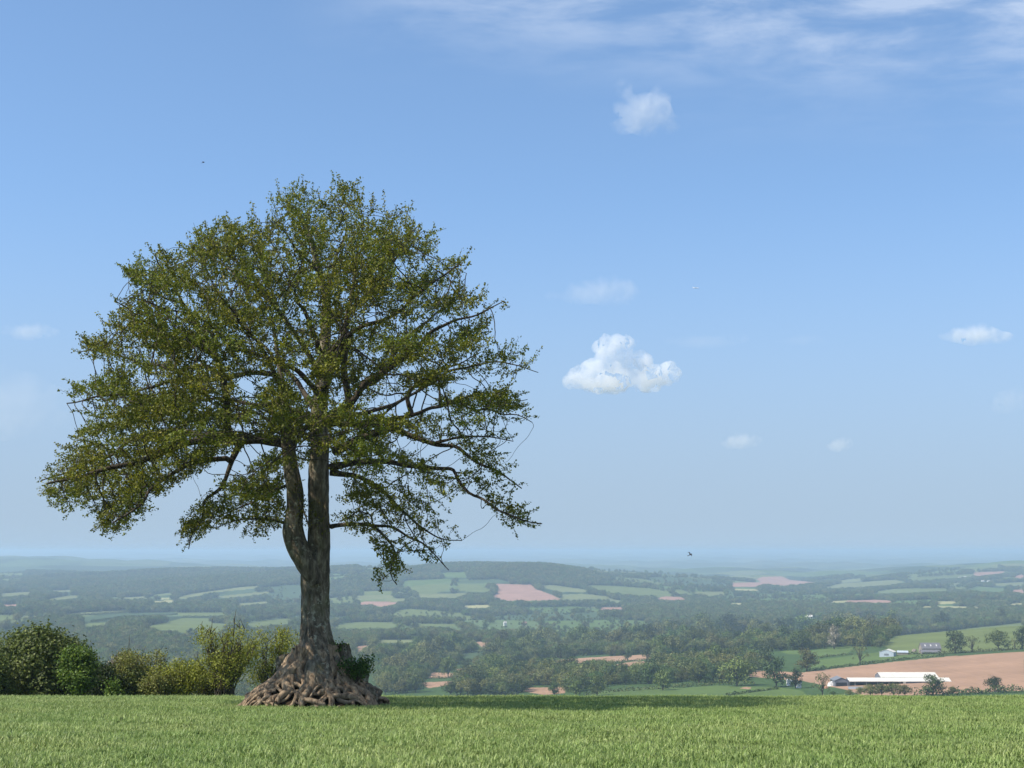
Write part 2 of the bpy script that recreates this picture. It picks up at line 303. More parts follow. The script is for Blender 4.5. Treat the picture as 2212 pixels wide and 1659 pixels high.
# ------------------------------------------------------------------ fields, traced per view crop of the photo
def crop3(P): return [(768 + x * .248, 1179.5 + y * .248) for x, y in P]
def crop4(P): return [(1261.8 + x * .248, 1179.5 + y * .248) for x, y in P]
def crop5(P): return [(1700.7 + x * .2315, 1179.5 + y * .2315) for x, y in P]
def crop1(P): return [(x * .3056, 1152 + y * .3056) for x, y in P]
RED = (.315, .195, .125); PINK = (.33, .19, .14); PALE = (.32, .30, .14); GR1 = (.118, .145, .048); GR2 = (.088, .130, .038); GR3 = (.06, .09, .042); GR4 = (.155, .17, .07)
big = 'big'
FIELDS = [  # (object name or None, label, colour, polygon)
 ('ploughed_field', 'large pink ploughed field high on the wooded hill across the valley', PINK, crop3([(1215,330),(1530,335),(1570,375),(1700,420),(1800,470),(1500,475),(1300,475),(1180,435),(1240,410),(1240,360)])),
 ('ploughed_field', 'small pink ploughed field below the hill, beside the main trunk', PINK, crop3([(30,495),(80,482),(390,488),(330,510),(230,530),(130,515),(40,520)])),
 ('pasture', 'green hillside pasture next to the large pink field', GR1, crop3([(500,350),(620,335),(830,335),(830,375),(700,405),(540,405),(470,370)])),
 (None, '', GR1, crop3([(880,335),(1060,335),(1180,380),(1180,405),(1000,405),(890,385)])),
 (None, '', GR4, crop3([(540,420),(1010,408),(860,455),(610,455),(540,440)])),
 (None, '', GR2, crop3([(730,235),(960,225),(970,275),(800,275)])),
 (None, '', GR2, crop3([(420,300),(820,285),(850,310),(500,350),(400,360)])),
 (None, '', GR3, crop3([(870,300),(1250,290),(1350,320),(900,325)])),
 (None, '', GR4, crop3([(1600,335),(1760,345),(2030,385),(1990,405),(1780,400),(1660,370)])),
 (None, '', GR4, crop3([(1780,440),(1960,415),(2212,440),(2212,470),(1800,465)])),
 (None, '', PALE, crop3([(930,520),(1140,510),(1200,520),(1130,540),(940,540)])),
 (None, '', GR4, crop3([(250,460),(440,455),(430,485),(250,480)])),
 (None, '', GR4, crop3([(0,435),(330,425),(320,455),(0,470)])),
 (None, '', GR1, crop3([(60,395),(330,390),(300,420),(80,430)])),
 ('pasture', 'bright green valley pasture just behind the main trunk', GR1, crop3([(-190,690),(0,662),(360,665),(330,725),(0,732),(-150,735)])),
 (None, '', GR1, crop3([(455,675),(890,680),(890,700),(560,700),(470,720)])),
 (None, '', GR1, crop3([(840,728),(990,730),(980,745),(850,745)])),
 (None, '', GR4, crop3([(170,820),(1070,810),(1060,828),(400,845),(180,845)])),
 ('ploughed_field', 'narrow red ploughed field beside the roots of the big tree', RED, crop3([(0,870),(170,865),(120,895),(50,925),(0,930)])),
 ('ploughed_field', 'small red ploughed patch between dark trees below the valley strips', RED, crop3([(1050,835),(1160,832),(1140,890),(1100,880)])),
 ('ploughed_field', 'red ploughed patch behind the lone parkland oak', RED, crop3([(670,1100),(750,1100),(905,1110),(905,1145),(630,1150)])),
 ('ploughed_field', 'red ploughed strip low among the woods right of the roots', RED, crop3([(560,1190),(850,1175),(850,1205),(640,1238),(570,1210)])),
 (None, '', RED, crop3([(870,1075),(1050,1040),(1040,1095),(900,1090)])),
 ('ploughed_field', 'red ploughed strip just above the crest of the near crop', RED, crop3([(1480,1235),(1830,1228),(1830,1280),(1640,1297),(1460,1265)])),
 (None, '', RED, crop3([(1340,825),(1390,825),(1390,838),(1340,835)])),
 (None, '', RED, crop3([(250,870),(440,868),(430,885),(280,890)])),
 (None, '', GR3, crop3([(900,935),(1160,915),(1140,965),(960,975)])),
 ('ploughed_field', 'upper of two long red ploughed fields split by a hedge', RED, crop4([(-320,1000),(-165,985),(195,962),(340,955),(620,940),(610,985),(400,1000),(260,1010),(200,1018),(-15,1020),(-112,1035),(-300,1030)])),
 ('ploughed_field', 'lower of two long red ploughed fields split by a hedge', RED, crop4([(250,1035),(400,1010),(630,995),(630,1035),(470,1060),(280,1062)])),
 (None, '', GR1, crop4([(0,340),(220,345),(560,370),(770,405),(700,430),(540,435),(260,410),(120,370)])),
 (None, '', PINK, crop4([(620,468),(700,438),(840,445),(910,468),(860,474)])),
 (None, '', PINK, crop4([(130,535),(345,532),(345,550),(150,560)])),
 ('ploughed_field', 'faraway pink ploughed field on a low rise in the hazy vale', PINK, crop4([(1280,320),(1540,315),(1500,290),(1560,268),(1720,265),(1790,295),(2050,320),(1950,328),(1740,345),(1600,330),(1480,355),(1290,355)])),
 (None, '', PALE, crop4([(1300,372),(1520,378),(1510,392),(1310,385)])),
 (None, '', GR4, crop4([(570,668),(940,668),(920,682),(600,680)])),
 (None, '', PALE, crop4([(1260,500),(1390,495),(1390,510),(1270,515)])),
 (None, '', GR4, crop4([(950,400),(1220,395),(1230,425),(1100,435),(960,412)])),
 ('pasture', 'thin green field between the ridge wood and the lower trees', GR1, crop4([(870,940),(1260,895),(1270,915),(1060,945),(880,955)])),
 ('pasture', 'green meadow with a dark hedge below the ridge wood', GR2, crop5([(-60,985),(30,968),(200,980),(590,930),(620,960),(560,1000),(280,1040),(210,1010),(0,1010)])),
 ('pasture', 'green meadow sloping up to the grey sheds above the red field', GR2, crop5([(200,1160),(240,1090),(280,1065),(620,1020),(860,990),(1000,1010),(1400,1005),(1500,1015),(1150,1045),(700,1100)])),
 ('pasture', 'smooth green pasture directly beyond the crest of the crop', GR2, crop4([(0,1285),(300,1250),(600,1230),(880,1235),(1150,1215),(1700,1230),(1900,1260),(1960,1320),(0,1330)])),
 ('soil_patch', 'small heap of bare red soil at the top of the smooth pasture', RED, crop4([(1360,1240),(1400,1225),(1460,1232),(1440,1248)])),
 ('ploughed_field', 'wide red ploughed field rising behind the long white roofed barn', RED, crop5([(-420,1205),(-300,1160),(140,1180),(560,1130),(1000,1080),(1500,1030),(2215,985),(2215,1350),(1600,1372),(1230,1392),(700,1392),(560,1345),(400,1310),(150,1260),(-400,1215)])),
 ('pasture', 'rough green pasture on the ridge above the stone barn', GR1, crop5([(920,890),(1020,840),(1500,790),(2215,712),(2215,960),(1800,985),(1400,1000),(1000,1010),(900,930)])),
 ('pasture', 'strip of green pasture below the hedge at the far side of the crop', GR2, crop5([(1700,1412),(1880,1398),(2215,1385),(2215,1440),(1700,1440)])),
 (None, '', GR4, crop5([(330,390),(500,350),(1000,315),(1090,335),(960,370),(700,385),(450,395)])),
 (None, '', GR4, crop5([(490,320),(690,300),(690,330),(500,345)])),
 (None, '', GR1, crop5([(800,430),(1000,400),(1480,395),(1480,430),(900,450)])),
 (None, '', GR2, crop5([(1690,410),(1760,375),(2040,400),(2030,430),(1800,430)])),
 (None, '', PINK, crop5([(1740,245),(2030,235),(2000,260),(1800,285),(1740,280)])),
 (None, '', PINK, crop5([(2120,280),(2209,260),(2209,300),(2130,300)])),
 (None, '', PINK, crop5([(2090,410),(2209,405),(2209,440),(2100,435)])),
 (None, '', GR1, crop5([(1090,300),(1740,260),(1730,290),(1200,320)])),
 (None, '', GR1, crop5([(1600,205),(1900,180),(1980,200),(1700,220)])),
 (None, '', GR4, crop5([(1900,350),(2209,335),(2209,370),(1950,370)])),
 (None, '', PALE, crop5([(400,515),(560,508),(540,528),(400,532)])),
 (None, '', PINK, crop5([(560,508),(830,502),(980,510),(970,530),(540,528)])),
 (None, '', PALE, crop5([(1390,515),(1580,515),(1580,535),(1390,545)])),
 (None, '', PALE, crop5([(1240,562),(1360,560),(1355,578),(1250,575)])),
 (None, '', PALE, crop5([(1400,558),(1700,566),(1700,582),(1400,575)])),
 (None, '', PALE, crop5([(1740,555),(1780,555),(1785,585),(1730,580)])),
 (None, '', PALE, crop5([(2050,538),(2209,530),(2209,555),(2060,550)])),
 ('pasture', 'broad green field on the low slope behind the yellowish bushes', GR1, crop1([(1000,662),(1150,635),(1290,600),(1470,600),(1500,635),(1620,640),(1560,700),(1400,718),(1150,685)])),
 ('crop_field', 'dark green field above the diagonal belt of young trees', GR3, crop1([(590,590),(900,565),(1240,555),(1260,575),(880,592),(640,625),(600,625)])),
 (None, '', GR4, crop1([(390,580),(560,560),(900,543),(900,554),(600,575),(400,588)])),
 (None, '', GR1, crop1([(1240,560),(1600,560),(1590,588),(1290,588)])),
 (None, '', GR1, crop1([(580,640),(760,628),(750,650),(590,665)])),
 (None, '', GR1, crop1([(0,680),(230,665),(220,680),(20,690)])),
 (None, '', GR4, crop1([(130,585),(280,580),(270,595),(140,598)])),
 (None, '', PALE, crop1([(1030,490),(1080,480),(1200,470),(1270,480),(1190,490)])),
 (None, '', PALE, crop1([(1130,460),(1205,455),(1200,465),(1140,468)])),
 (None, '', PINK, crop1([(0,505),(130,500),(120,515),(0,515)])),
 (None, '', GR4, crop1([(0,425),(230,412),(200,435),(0,455)])),
 (None, '', GR4, crop1([(350,405),(520,400),(500,412),(360,415)])),
 (None, '', GR4, crop1([(300,470),(450,445),(570,435),(560,455),(380,475)])),
 (None, '', GR4, crop1([(860,455),(1030,445),(1030,465),(870,465)])),
 (None, '', GR1, crop1([(1030,440),(1210,420),(1220,435),(1100,445)])),
 (None, '', GR4, crop1([(1240,460),(1340,430),(1700,380),(1780,375),(1850,372),(1800,390),(1500,420),(1300,465)])),
 (None, '', GR4, crop1([(1500,450),(1780,420),(1900,410),(1900,425),(1600,460)])),
 (None, '', GR4, crop1([(1640,500),(1900,480),(1900,495),(1700,512)])),
 (None, '', GR1, crop1([(1700,640),(1900,610),(2050,600),(2050,640),(1800,665)])),
]
def inpoly(x, y, P):
    r = np.zeros(x.shape, bool); n = len(P)
    for k in range(n):
        x0, y0 = P[k]; x1, y1 = P[(k + 1) % n]
        if y0 == y1: continue
        c = ((y0 > y) != (y1 > y)) & (x < (x1 - x0) * (y - y0) / (y1 - y0) + x0)
        r ^= c
    return r
def cells(x, y, s, seed=0):
    """nearest and second nearest jittered cell: returns id hash and edge distance"""
    x = x / s; y = y / (s * 1.3); ix, iy = np.floor(x), np.floor(y)
    d1 = np.full(x.shape, 9e9); d2 = d1.copy(); h1 = np.zeros(x.shape)
    for a in (-1, 0, 1):
        for b in (-1, 0, 1):
            cx, cy = ix + a, iy + b
            h = np.abs(np.sin(cx * 127.1 + cy * 311.7 + seed) * 43758.5453) % 1
            g = np.abs(np.sin(cx * 269.5 + cy * 183.3 + seed) * 28001.8384) % 1
            d = (x - cx - .15 - .7 * h) ** 2 + (y - cy - .15 - .7 * g) ** 2
            m = d < d1
            d2 = np.where(m, d1, np.minimum(d2, d)); h1 = np.where(m, (h * 7.31 + g * 3.7) % 1, h1); d1 = np.where(m, d, d1)
    return h1, (np.sqrt(d2) - np.sqrt(d1)) * s
def cellsize(y): return 190.0
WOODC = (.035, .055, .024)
PALETTE = [GR1, GR2, GR3, GR4, GR1, (.10, .14, .055), GR2, (.15, .17, .08), GR3]

tcols = np.concatenate([np.linspace(-1.25, -.44, 20)[:-1], np.linspace(-.44, .44, 900), np.linspace(.44, 1.25, 20)[1:]])
NT, NY = len(tcols), len(YS)
T2, Y2 = np.meshgrid(tcols, YS)
Z2 = tz(T2, Y2); X2 = T2 * Y2
PX, PY = to_px(T2, Z2 / Y2)
vis = PY <= np.minimum.accumulate(np.minimum(PY, 1506), axis=0) + 1.0
colr = np.zeros((NY, NT, 3))
h1, edge = cells(X2, Y2, 270.0)
pal = np.array(PALETTE); colr[:] = pal[(h1 * 96.3 % 1 * len(PALETTE)).astype(int)]
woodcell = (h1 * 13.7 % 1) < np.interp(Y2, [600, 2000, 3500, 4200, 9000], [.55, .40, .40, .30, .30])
# dark wooded hill across the valley at the far side
wh = inpoly(PX, PY, [(0,1262),(60,1255),(330,1240),(650,1240),(690,1258),(400,1285),(150,1290),(0,1292)]) & (Y2 > 3800)
wh |= inpoly(PX, PY, [(820,1240),(950,1222),(1100,1222),(1230,1240),(1290,1262),(1200,1262),(1050,1250),(930,1238),(860,1250)]) & (Y2 > 3800)
low = inpoly(PX, PY, [(-50,1385),(330,1378),(480,1385),(640,1420),(640,1520),(-50,1520)])
woodcell |= wh | low
nearwood = (Y2 < 1900)
fid = np.full((NY, NT), -1)
for k, (nm, lb, c, P) in enumerate(FIELDS):
    xs = [p[0] for p in P]; ys = [p[1] for p in P]
    m = inpoly(PX, PY, P) & vis
    fid[m] = k; colr[m] = c
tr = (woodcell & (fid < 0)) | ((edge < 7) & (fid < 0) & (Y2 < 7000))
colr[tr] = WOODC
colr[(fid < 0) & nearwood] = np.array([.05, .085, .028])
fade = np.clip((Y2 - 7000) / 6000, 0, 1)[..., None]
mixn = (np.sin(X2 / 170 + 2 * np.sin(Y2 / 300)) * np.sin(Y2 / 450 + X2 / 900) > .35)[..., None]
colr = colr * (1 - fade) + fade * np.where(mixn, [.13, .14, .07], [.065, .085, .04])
VT = np.stack([X2, Y2, Z2], -1).reshape(-1, 3)

def field_mat():
    m, nt, out = mat('farmland')
    a = nd(nt, 'ShaderNodeAttribute', attribute_name='Col'); g = nd(nt, 'ShaderNodeNewGeometry')
    mp = nd(nt, 'ShaderNodeMapping', {'Vector': g.outputs['Position'], 'Rotation': (0, 0, R(-62)), 'Scale': (.5, .03, .1)})
    f = noise_n(nt, mp.outputs[0], 1.0, 3, .6)
    f2 = noise_n(nt, g.outputs['Position'], .02, 6, .65)
    v = math_(nt, 'ADD', math_(nt, 'MULTIPLY', f, .5), math_(nt, 'MULTIPLY', f2, .8))
    v = math_(nt, 'ADD', v, .36)
    hs = nd(nt, 'ShaderNodeHueSaturation', {'Value': v, 'Color': a.outputs['Color']})
    p = nd(nt, 'ShaderNodeBsdfPrincipled', {'Base Color': hs.outputs[0], 'Roughness': .95, 'Specular IOR Level': .05})
    nt.links.new(p.outputs[0], out.inputs[0]); return m
M_FIELD = field_mat()
ii = np.arange(NY * NT).reshape(NY, NT)
quads = np.stack([ii[:-1, :-1], ii[:-1, 1:], ii[1:, 1:], ii[1:, :-1]], -1).reshape(-1, 4)
qf = fid[:-1, :-1].reshape(-1)
named = np.array([f[0] is not None for f in FIELDS] + [False])
def submesh(name, mask):
    q = quads[mask]; u, inv = np.unique(q.ravel(), return_inverse=True)
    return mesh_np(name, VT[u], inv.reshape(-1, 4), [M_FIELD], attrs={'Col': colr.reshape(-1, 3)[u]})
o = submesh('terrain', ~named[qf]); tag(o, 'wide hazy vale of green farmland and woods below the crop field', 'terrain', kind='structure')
for k, f in enumerate(FIELDS):
    if f[0] and (qf == k).any():
        o = submesh(f[0], qf == k); tag(o, f[1], 'field', kind='structure')

# near field: the ground the crop grows on
gx = np.concatenate([np.linspace(-95, -30, 14)[:-1], np.linspace(-30, 30, 61), np.linspace(30, 95, 14)[1:]])
gy = np.concatenate([np.linspace(-30, 10, 9)[:-1], np.linspace(10, 60, 60)])
GX, GY = np.meshgrid(gx, gy); GZ = znear(GY)
gi = np.arange(GX.size).reshape(GX.shape)
gq = np.stack([gi[:-1, :-1], gi[:-1, 1:], gi[1:, 1:], gi[1:, :-1]], -1).reshape(-1, 4)
M_SOIL = plain('field_soil', (.07, .085, .03), .95, .4, 3.0, .05)
o = mesh_np('near_ground', np.stack([GX, GY, GZ], -1).reshape(-1, 3), gq, [M_SOIL]); tag(o, 'gently falling ground under the green cereal crop', 'ground', kind='structure')
# ------------------------------------------------------------------ the big tree
TY0 = 50.0
def P_at(px, py, dy=0.0): return np.array(at(px, py, TY0 + dy))
ZB = float(znear(TY0)); XB = float(P_at(688, 1500)[0])
M_BARK = bark_mat('beech_bark', (.03, .024, .018), (.13, .105, .075), (.34, .295, .215))
M_LIMB = bark_mat('limb_bark', (.02, .016, .012), (.06, .048, .033), (.16, .13, .09), False, 2.0)
M_ROOT = bark_mat('root_bark', (.05, .032, .02), (.25, .18, .115), (.46, .35, .225), False, 1.4)
M_LEAF = leaf_mat('beech_leaf', [(0, (.045, .055, .009)), (.45, (.135, .145, .017)), (.8, (.28, .27, .03)), (1, (.28, .20, .04))], .34, patch=(.135, .175, .018), pscale=.5)
tree = empty('beech_tree', (0, 0, 0)); tag(tree, 'large spreading beech tree with a forked trunk on bare tangled roots', 'tree')

def catmull(P, step):
    P = [np.asarray(p, float) for p in P]; Q = [2 * P[0] - P[1]] + P + [2 * P[-1] - P[-2]]; out = []
    for i in range(1, len(Q) - 2):
        n = max(2, int(np.linalg.norm(Q[i + 1] - Q[i]) / step))
        for s in np.arange(n) / n:
            a, b, c, d = Q[i - 1:i + 3]
            out.append(.5 * (2 * b + (c - a) * s + (2 * a - 5 * b + 4 * c - d) * s * s + (3 * b - a - 3 * c + d) * s ** 3))
    out.append(P[-1]); return np.array(out)
# trunk: main stem as one lofted surface with fluted flare
def radii(pts, rads, curve):
    """interpolate key radii along a catmull curve by arc position"""
    key = [np.asarray(p, float) for p in pts]; k = [0.0]
    for a, b in zip(key[:-1], key[1:]): k.append(k[-1] + np.linalg.norm(b - a))
    s = np.r_[0, np.cumsum(np.linalg.norm(np.diff(curve, axis=0), axis=1))]
    return np.interp(s / s[-1], np.array(k) / k[-1], rads)
main = [(690,1545,.95),(690,1500,.95),(689,1470,.92),(689,1440,.80),(688,1410,.64),(684,1375,.54),(681,1335,.475),(681,1265,.445),(682,1230,.45),(686,1196,.40),(689,1161,.385),(687,1092,.345),(687,1022,.335),(690,960,.32),(688,905,.30),(692,865,.27),(697,822,.24),(701,770,.21),(704,700,.18),(704,639,.15),(690,590,.125),(680,550,.10),(668,505,.075),(650,465,.05)]
mp_ = [P_at(x, y, .0 + .25 * math.sin(y / 90)) for x, y, r in main]; mc = catmull(mp_, .12); mr = radii(mp_, [r for _, _, r in main], mc)
def lofted(curve, rad, sides, name, matl, parent, flute_base=None, wob=.16):
    V = []; n = len(curve); Tn = np.gradient(curve, axis=0); Tn /= np.linalg.norm(Tn, axis=1)[:, None]
    for i in range(n):
        u = np.array([1, 0, 0]) - Tn[i] * Tn[i][0]; u /= np.linalg.norm(u); w_ = np.cross(Tn[i], u)
        for k in range(sides):
            a = 2 * math.pi * k / sides; p = curve[i] + rad[i] * (math.cos(a) * u + math.sin(a) * w_)
            h = p[2] - ZB
            fl = 0.0
            if flute_base is not None:
                e = max(0.0, 1 - h / 3.4)
                fl = e * (.17 * math.cos(5 * a + .6 + .5 * h) + .12 * math.cos(8 * a + 2 + .3 * h) + .08 * math.cos(13 * a))
            q = 1 + fl + wob * noise.noise(Vector((1.6 * math.cos(a), 1.6 * math.sin(a), h * .55))) + .05 * noise.noise(Vector(p * 3.1)) + .03 * noise.noise(Vector(p * 9))
            V.append(curve[i] + (p - curve[i]) * q)
    ix = np.arange(n * sides).reshape(n, sides)
    f = np.stack([ix[:-1], np.roll(ix, -1, 1)[:-1], np.roll(ix, -1, 1)[1:], ix[1:]], -1).reshape(-1, 4)
    return np.array(V), f
V1, f1 = lofted(mc, mr, 40, 't', M_BARK, tree, True)
stem = [(684,1262,.25),(672,1232,.33),(658,1208,.345),(642,1180,.36),(632,1146,.365),(634,1120,.32),(637,1092,.285),(635,1055,.265),(629,1022,.255),(624,985,.24),(620,950,.22),(618,915,.19),(616,880,.16),(613,845,.13),(606,800,.10),(598,750,.075),(590,700,.05)]
sp_ = [P_at(x, y, -.1 - .35 * (1262 - y) / 400) for x, y, r in stem]; sc_ = catmull(sp_, .12); sr = radii(sp_, [r for _, _, r in stem], sc_)
V2, f2 = lofted(sc_, sr, 28, 's', M_BARK, tree, None, .22)
trunk = mesh_np('trunk', np.r_[V1, V2], [np.r_[f1, f2 + len(V1)]], [M_BARK], tree)

# limbs traced from the photo: (points, start radius, end radius, depth at start, depth at end)
LIMBS = [
 ([(640,965),(575,948),(520,950),(470,945),(400,960),(330,985),(250,1010),(170,1030),(105,1045)], .24,.03, 0,-2.5),
 ([(540,948),(524,956),(502,994),(490,990),(423,1000),(382,1022),(330,1050),(300,1090),(245,1130)], .13,.025, -.4,-3.5),
 ([(502,994),(491,1024),(480,1049),(459,1068),(442,1084),(434,1120),(415,1150),(410,1185)], .085,.015, -1.2,-1.5),
 ([(470,945),(410,934),(341,932),(287,951),(246,981),(191,1000),(137,1022),(88,1041)], .11,.02, -1,2.5),
 ([(500,950),(489,915),(486,877),(484,817),(472,782),(455,740),(430,700),(405,665),(394,650),(378,625),(363,600),(345,565),(335,540)], .16,.02, -.5,-2.5),
 ([(595,809),(540,806),(491,816),(445,820),(382,820),(328,835),(273,850),(200,860),(140,868)], .10,.02, -.2,-3.0),
 ([(484,817),(440,795),(382,798),(328,790),(273,775),(220,760),(170,762)], .09,.015, -.8,1.5),
 ([(472,782),(430,745),(370,725),(320,700),(275,665),(245,650)], .08,.015, -1,-4),
 ([(394,655),(350,640),(310,600),(285,575)], .05,.012, -1.8,-2),
 ([(712,900),(745,882),(767,858),(794,825),(822,809),(864,775),(905,745),(936,712),(980,696),(1030,680),(1090,650)], .17,.015, 0,-1.5),
 ([(789,835),(820,815),(850,770),(880,735),(930,690),(990,640),(1010,590)], .09,.014, 0,3),
 ([(755,872),(748,828),(745,749),(754,670),(779,649),(804,617),(842,567),(867,526),(886,492),(905,455)], .14,.014, .2,-1.5),
 ([(754,680),(773,551),(804,510),(842,466),(870,420)], .08,.012, -.3,2.0),
 ([(770,590),(775,504),(785,450),(765,385)], .055,.010, .5,.2),
 ([(704,660),(725,560),(738,500),(745,440),(725,385)], .08,.010, 0,-1.5),
 ([(690,590),(640,520),(610,470),(590,440)], .07,.012, 0,-2),
 ([(668,510),(650,440),(625,405),(590,408)], .045,.010, 0,.5),
 ([(721,975),(745,964),(773,951),(808,937),(844,929),(876,937),(904,948),(942,956),(985,964),(1013,983),(1045,1003),(1081,1024),(1125,1052)], .17,.018, 0,-2.2),
 ([(942,956),(969,948),(996,943),(1029,940),(1078,948),(1110,955)], .055,.012, -1.3,-3),
 ([(700,912),(790,915),(860,905),(904,893),(931,880),(950,874),(966,863),(985,862),(999,872),(1024,885),(1051,885),(1084,896),(1116,896),(1149,910)], .13,.014, .3,.8),
 ([(890,900),(887,888),(879,863),(884,842),(895,833),(931,828),(950,817),(977,801),(1013,790),(1067,782),(1110,790),(1160,800)], .09,.013, .6,1.2),
 ([(950,874),(947,822),(944,800),(960,770)], .06,.015, .7,.5),
 ([(985,862),(1024,853),(1051,853),(1084,869),(1140,865)], .045,.012, .8,-.5),
 ([(713,1010),(756,1002),(803,1000),(860,1004),(944,1014),(980,1019),(991,1041),(1013,1068),(1045,1082),(1081,1104),(1122,1120),(1168,1132)], .14,.016, -.2,-2.5),
 ([(715,1138),(734,1134),(778,1131),(800,1134),(822,1150),(844,1177),(849,1204),(845,1240),(860,1262)], .085,.012, -.1,-1.5),
 ([(790,1133),(850,1140),(900,1165),(935,1195),(968,1232)], .06,.012, -.5,-2.5),
 ([(713,1020),(770,1030),(822,1057),(860,1090),(900,1130),(950,1165),(998,1170)], .11,.014, 0,2),
 ([(625,1135),(590,1120),(550,1115),(500,1130),(460,1140)], .06,.012, -.3,-1.5),
 ([(627,1045),(590,1060),(550,1080),(500,1100),(455,1120)], .06,.012, -.2,1.5),
 ([(690,800),(640,730),(600,665),(560,615),(520,565),(480,520),(440,490)], .12,.014, .2,-1.5),
 ([(590,655),(526,608),(495,573),(440,540),(400,525)], .07,.012, -.4,2),
 ([(612,845),(570,760),(520,700),(480,640),(450,590)], .09,.012, -.6,-4.5),
 ([(692,860),(720,790),(740,720),(760,640),(800,560),(850,500)], .12,.012, 0,5.5),
 ([(688,900),(650,840),(580,760),(520,690),(450,620)], .12,.012, 0,6),
 ([(690,930),(640,890),(600,880),(540,870),(460,860),(360,880),(250,905)], .12,.014, 0,6),
 ([(690,930),(740,900),(800,890),(880,860),(960,800),(1040,760)], .12,.014, 0,5.5),
 ([(690,940),(670,920),(650,935),(640,955),(625,975)], .12,.02, 0,-5.5),
 ([(690,880),(700,840),(720,800),(740,740),(735,690)], .13,.015, 0,-6),
 ([(690,760),(670,700),(640,640),(620,590)], .11,.014, 0,-5),
 ([(690,850),(640,800),(570,770),(500,745),(430,690),(340,660),(280,640)], .11,.014, 0,-5.5),
 ([(700,770),(760,720),(830,690),(900,640),(960,590),(1000,560)], .11,.013, 0,-4.5),
]
NP = []; NPar = []; NRfix = []; LIMB_ENDS = []
def add_chain(curve, rad, parent):
    ids = []
    for p, r in zip(curve, rad):
        NP.append(np.asarray(p, float)); NPar.append(parent); NRfix.append(r); parent = len(NP) - 1; ids.append(parent)
    return ids
def resample(curve, rad, step):
    s = np.r_[0, np.cumsum(np.linalg.norm(np.diff(curve, axis=0), axis=1))]; n = max(2, int(s[-1] / step)); q = np.linspace(0, s[-1], n)
    return np.stack([np.interp(q, s, curve[:, k]) for k in range(3)], 1), np.interp(q, s, rad)
c_, r_ = resample(mc, mr, .3); add_chain(c_, r_, -1)
c_, r_ = resample(sc_, sr, .3); add_chain(c_, r_, 0)
for li, (pts, r0, r1, d0, d1) in enumerate(LIMBS):
    pts = [(x, y if y > 600 else 600 - (600 - y) * .80) for x, y in pts]
    n = len(pts); P = [P_at(x, y, d0 + (d1 - d0) * (k / (n - 1)) ** 1.1) for k, (x, y) in enumerate(pts)]
    cv_ = catmull(P, .15)
    for k in range(1, len(cv_)):       # slight natural kinks
        v = Vector(cv_[k] * .9); cv_[k] += np.array([noise.noise(v), noise.noise(v + Vector((9, 3, 1))), noise.noise(v + Vector((3, 7, 5)))]) * .13 * min(1, k / 6)
    rr = r0 + (r1 - r0) * np.linspace(0, 1, len(cv_)) ** .75
    tb = Tubes(); tb.add(cv_, rr, 8, .25, 2.5, li * 3.7); tb.build('limb', M_LIMB, tree)
    for q in (.7, .8, .9, .97): LIMB_ENDS.append(cv_[int(q * (len(cv_) - 1))])
    c_, r_ = resample(cv_, rr, .25)
    d2_ = np.sum((np.array(NP) - c_[0]) ** 2, 1); add_chain(c_, r_, int(np.argmin(d2_)))

SIL = [(583,412),(612,385),(660,375),(700,395),(725,378),(765,372),(790,405),(830,398),(880,408),(912,435),(905,470),(945,485),(975,510),(985,545),(1025,555),(1015,590),(1000,600),(1035,622),(1085,618),(1108,655),(1060,680),(1075,700),(1120,695),(1150,725),(1168,795),(1120,808),(1070,800),(1075,830),(1130,850),(1155,880),(1150,910),(1080,905),(1110,940),(1105,958),(1060,965),(1020,965),(1100,985),(1120,1020),(1135,1050),(1105,1062),(1150,1080),(1174,1130),(1110,1158),(1060,1115),(1000,1080),(990,1100),(1005,1150),(1000,1175),(950,1180),(975,1235),(930,1222),(880,1215),(860,1265),(800,1265),(830,1215),(800,1160),(760,1145),(722,1120),(715,1020),(660,1000),(612,1010),(612,1130),(560,1160),(510,1152),(480,1122),(440,1155),(410,1190),(385,1150),(390,1110),(430,1085),(470,1040),(500,1010),(480,990),(440,1010),(380,1045),(340,1075),(300,1110),(260,1145),(205,1150),(200,1112),(165,1100),(110,1105),(78,1045),(100,1010),(130,960),(190,900),(122,870),(150,830),(200,800),(240,775),(150,765),(165,735),(215,715),(225,665),(270,630),(290,600),(260,580),(280,550),(330,520),(380,512),(415,520),(418,488),(460,465),(510,465),(540,455),(590,455),(620,430)]
HOLES = [[(273,812),(341,806),(330,830),(280,838)],[(502,818),(587,818),(575,838),(505,845)],[(459,828),(474,826),(476,848),(462,846)],[(219,988),(254,980),(240,1005)],[(752,888),(800,858),(822,875),(775,910)],[(884,852),(900,838),(945,832),(948,868),(925,880),(895,890)],[(955,828),(1010,810),(1075,812),(1060,846),(1000,855),(958,860)],[(515,990),(560,985),(520,1030),(480,1060),(495,1020)],[(640,792),(680,780),(670,830),(650,860),(635,830)],[(725,830),(745,832),(742,870),(722,880)],[(905,962),(940,962),(985,975),(1040,1008),(985,1010),(930,1000)],[(730,640),(750,620),(752,660),(735,680)],[(665,655),(690,640),(690,690),(668,690)],[(716,1020),(745,1020),(760,1060),(724,1068)],[(500,600),(520,610),(530,640),(505,640)],[(718,1085),(760,1080),(770,1098),(720,1110)],[(400,640),(440,620),(430,660),(405,672)]]
NA = 19000
gx_ = rng.uniform(70, 1180, NA * 3); gy_ = rng.uniform(365, 1270, NA * 3)
ang_ = np.arctan2(gy_ - 800, gx_ - 640)
spk = np.array([1.1 * max(0, noise.noise(Vector((q * 6, 1, 0)))) + .9 * max(0, noise.noise(Vector((q * 24, 5, 0)))) for q in ang_])
spk = np.where(gy_ > 1000, spk * .4, spk)
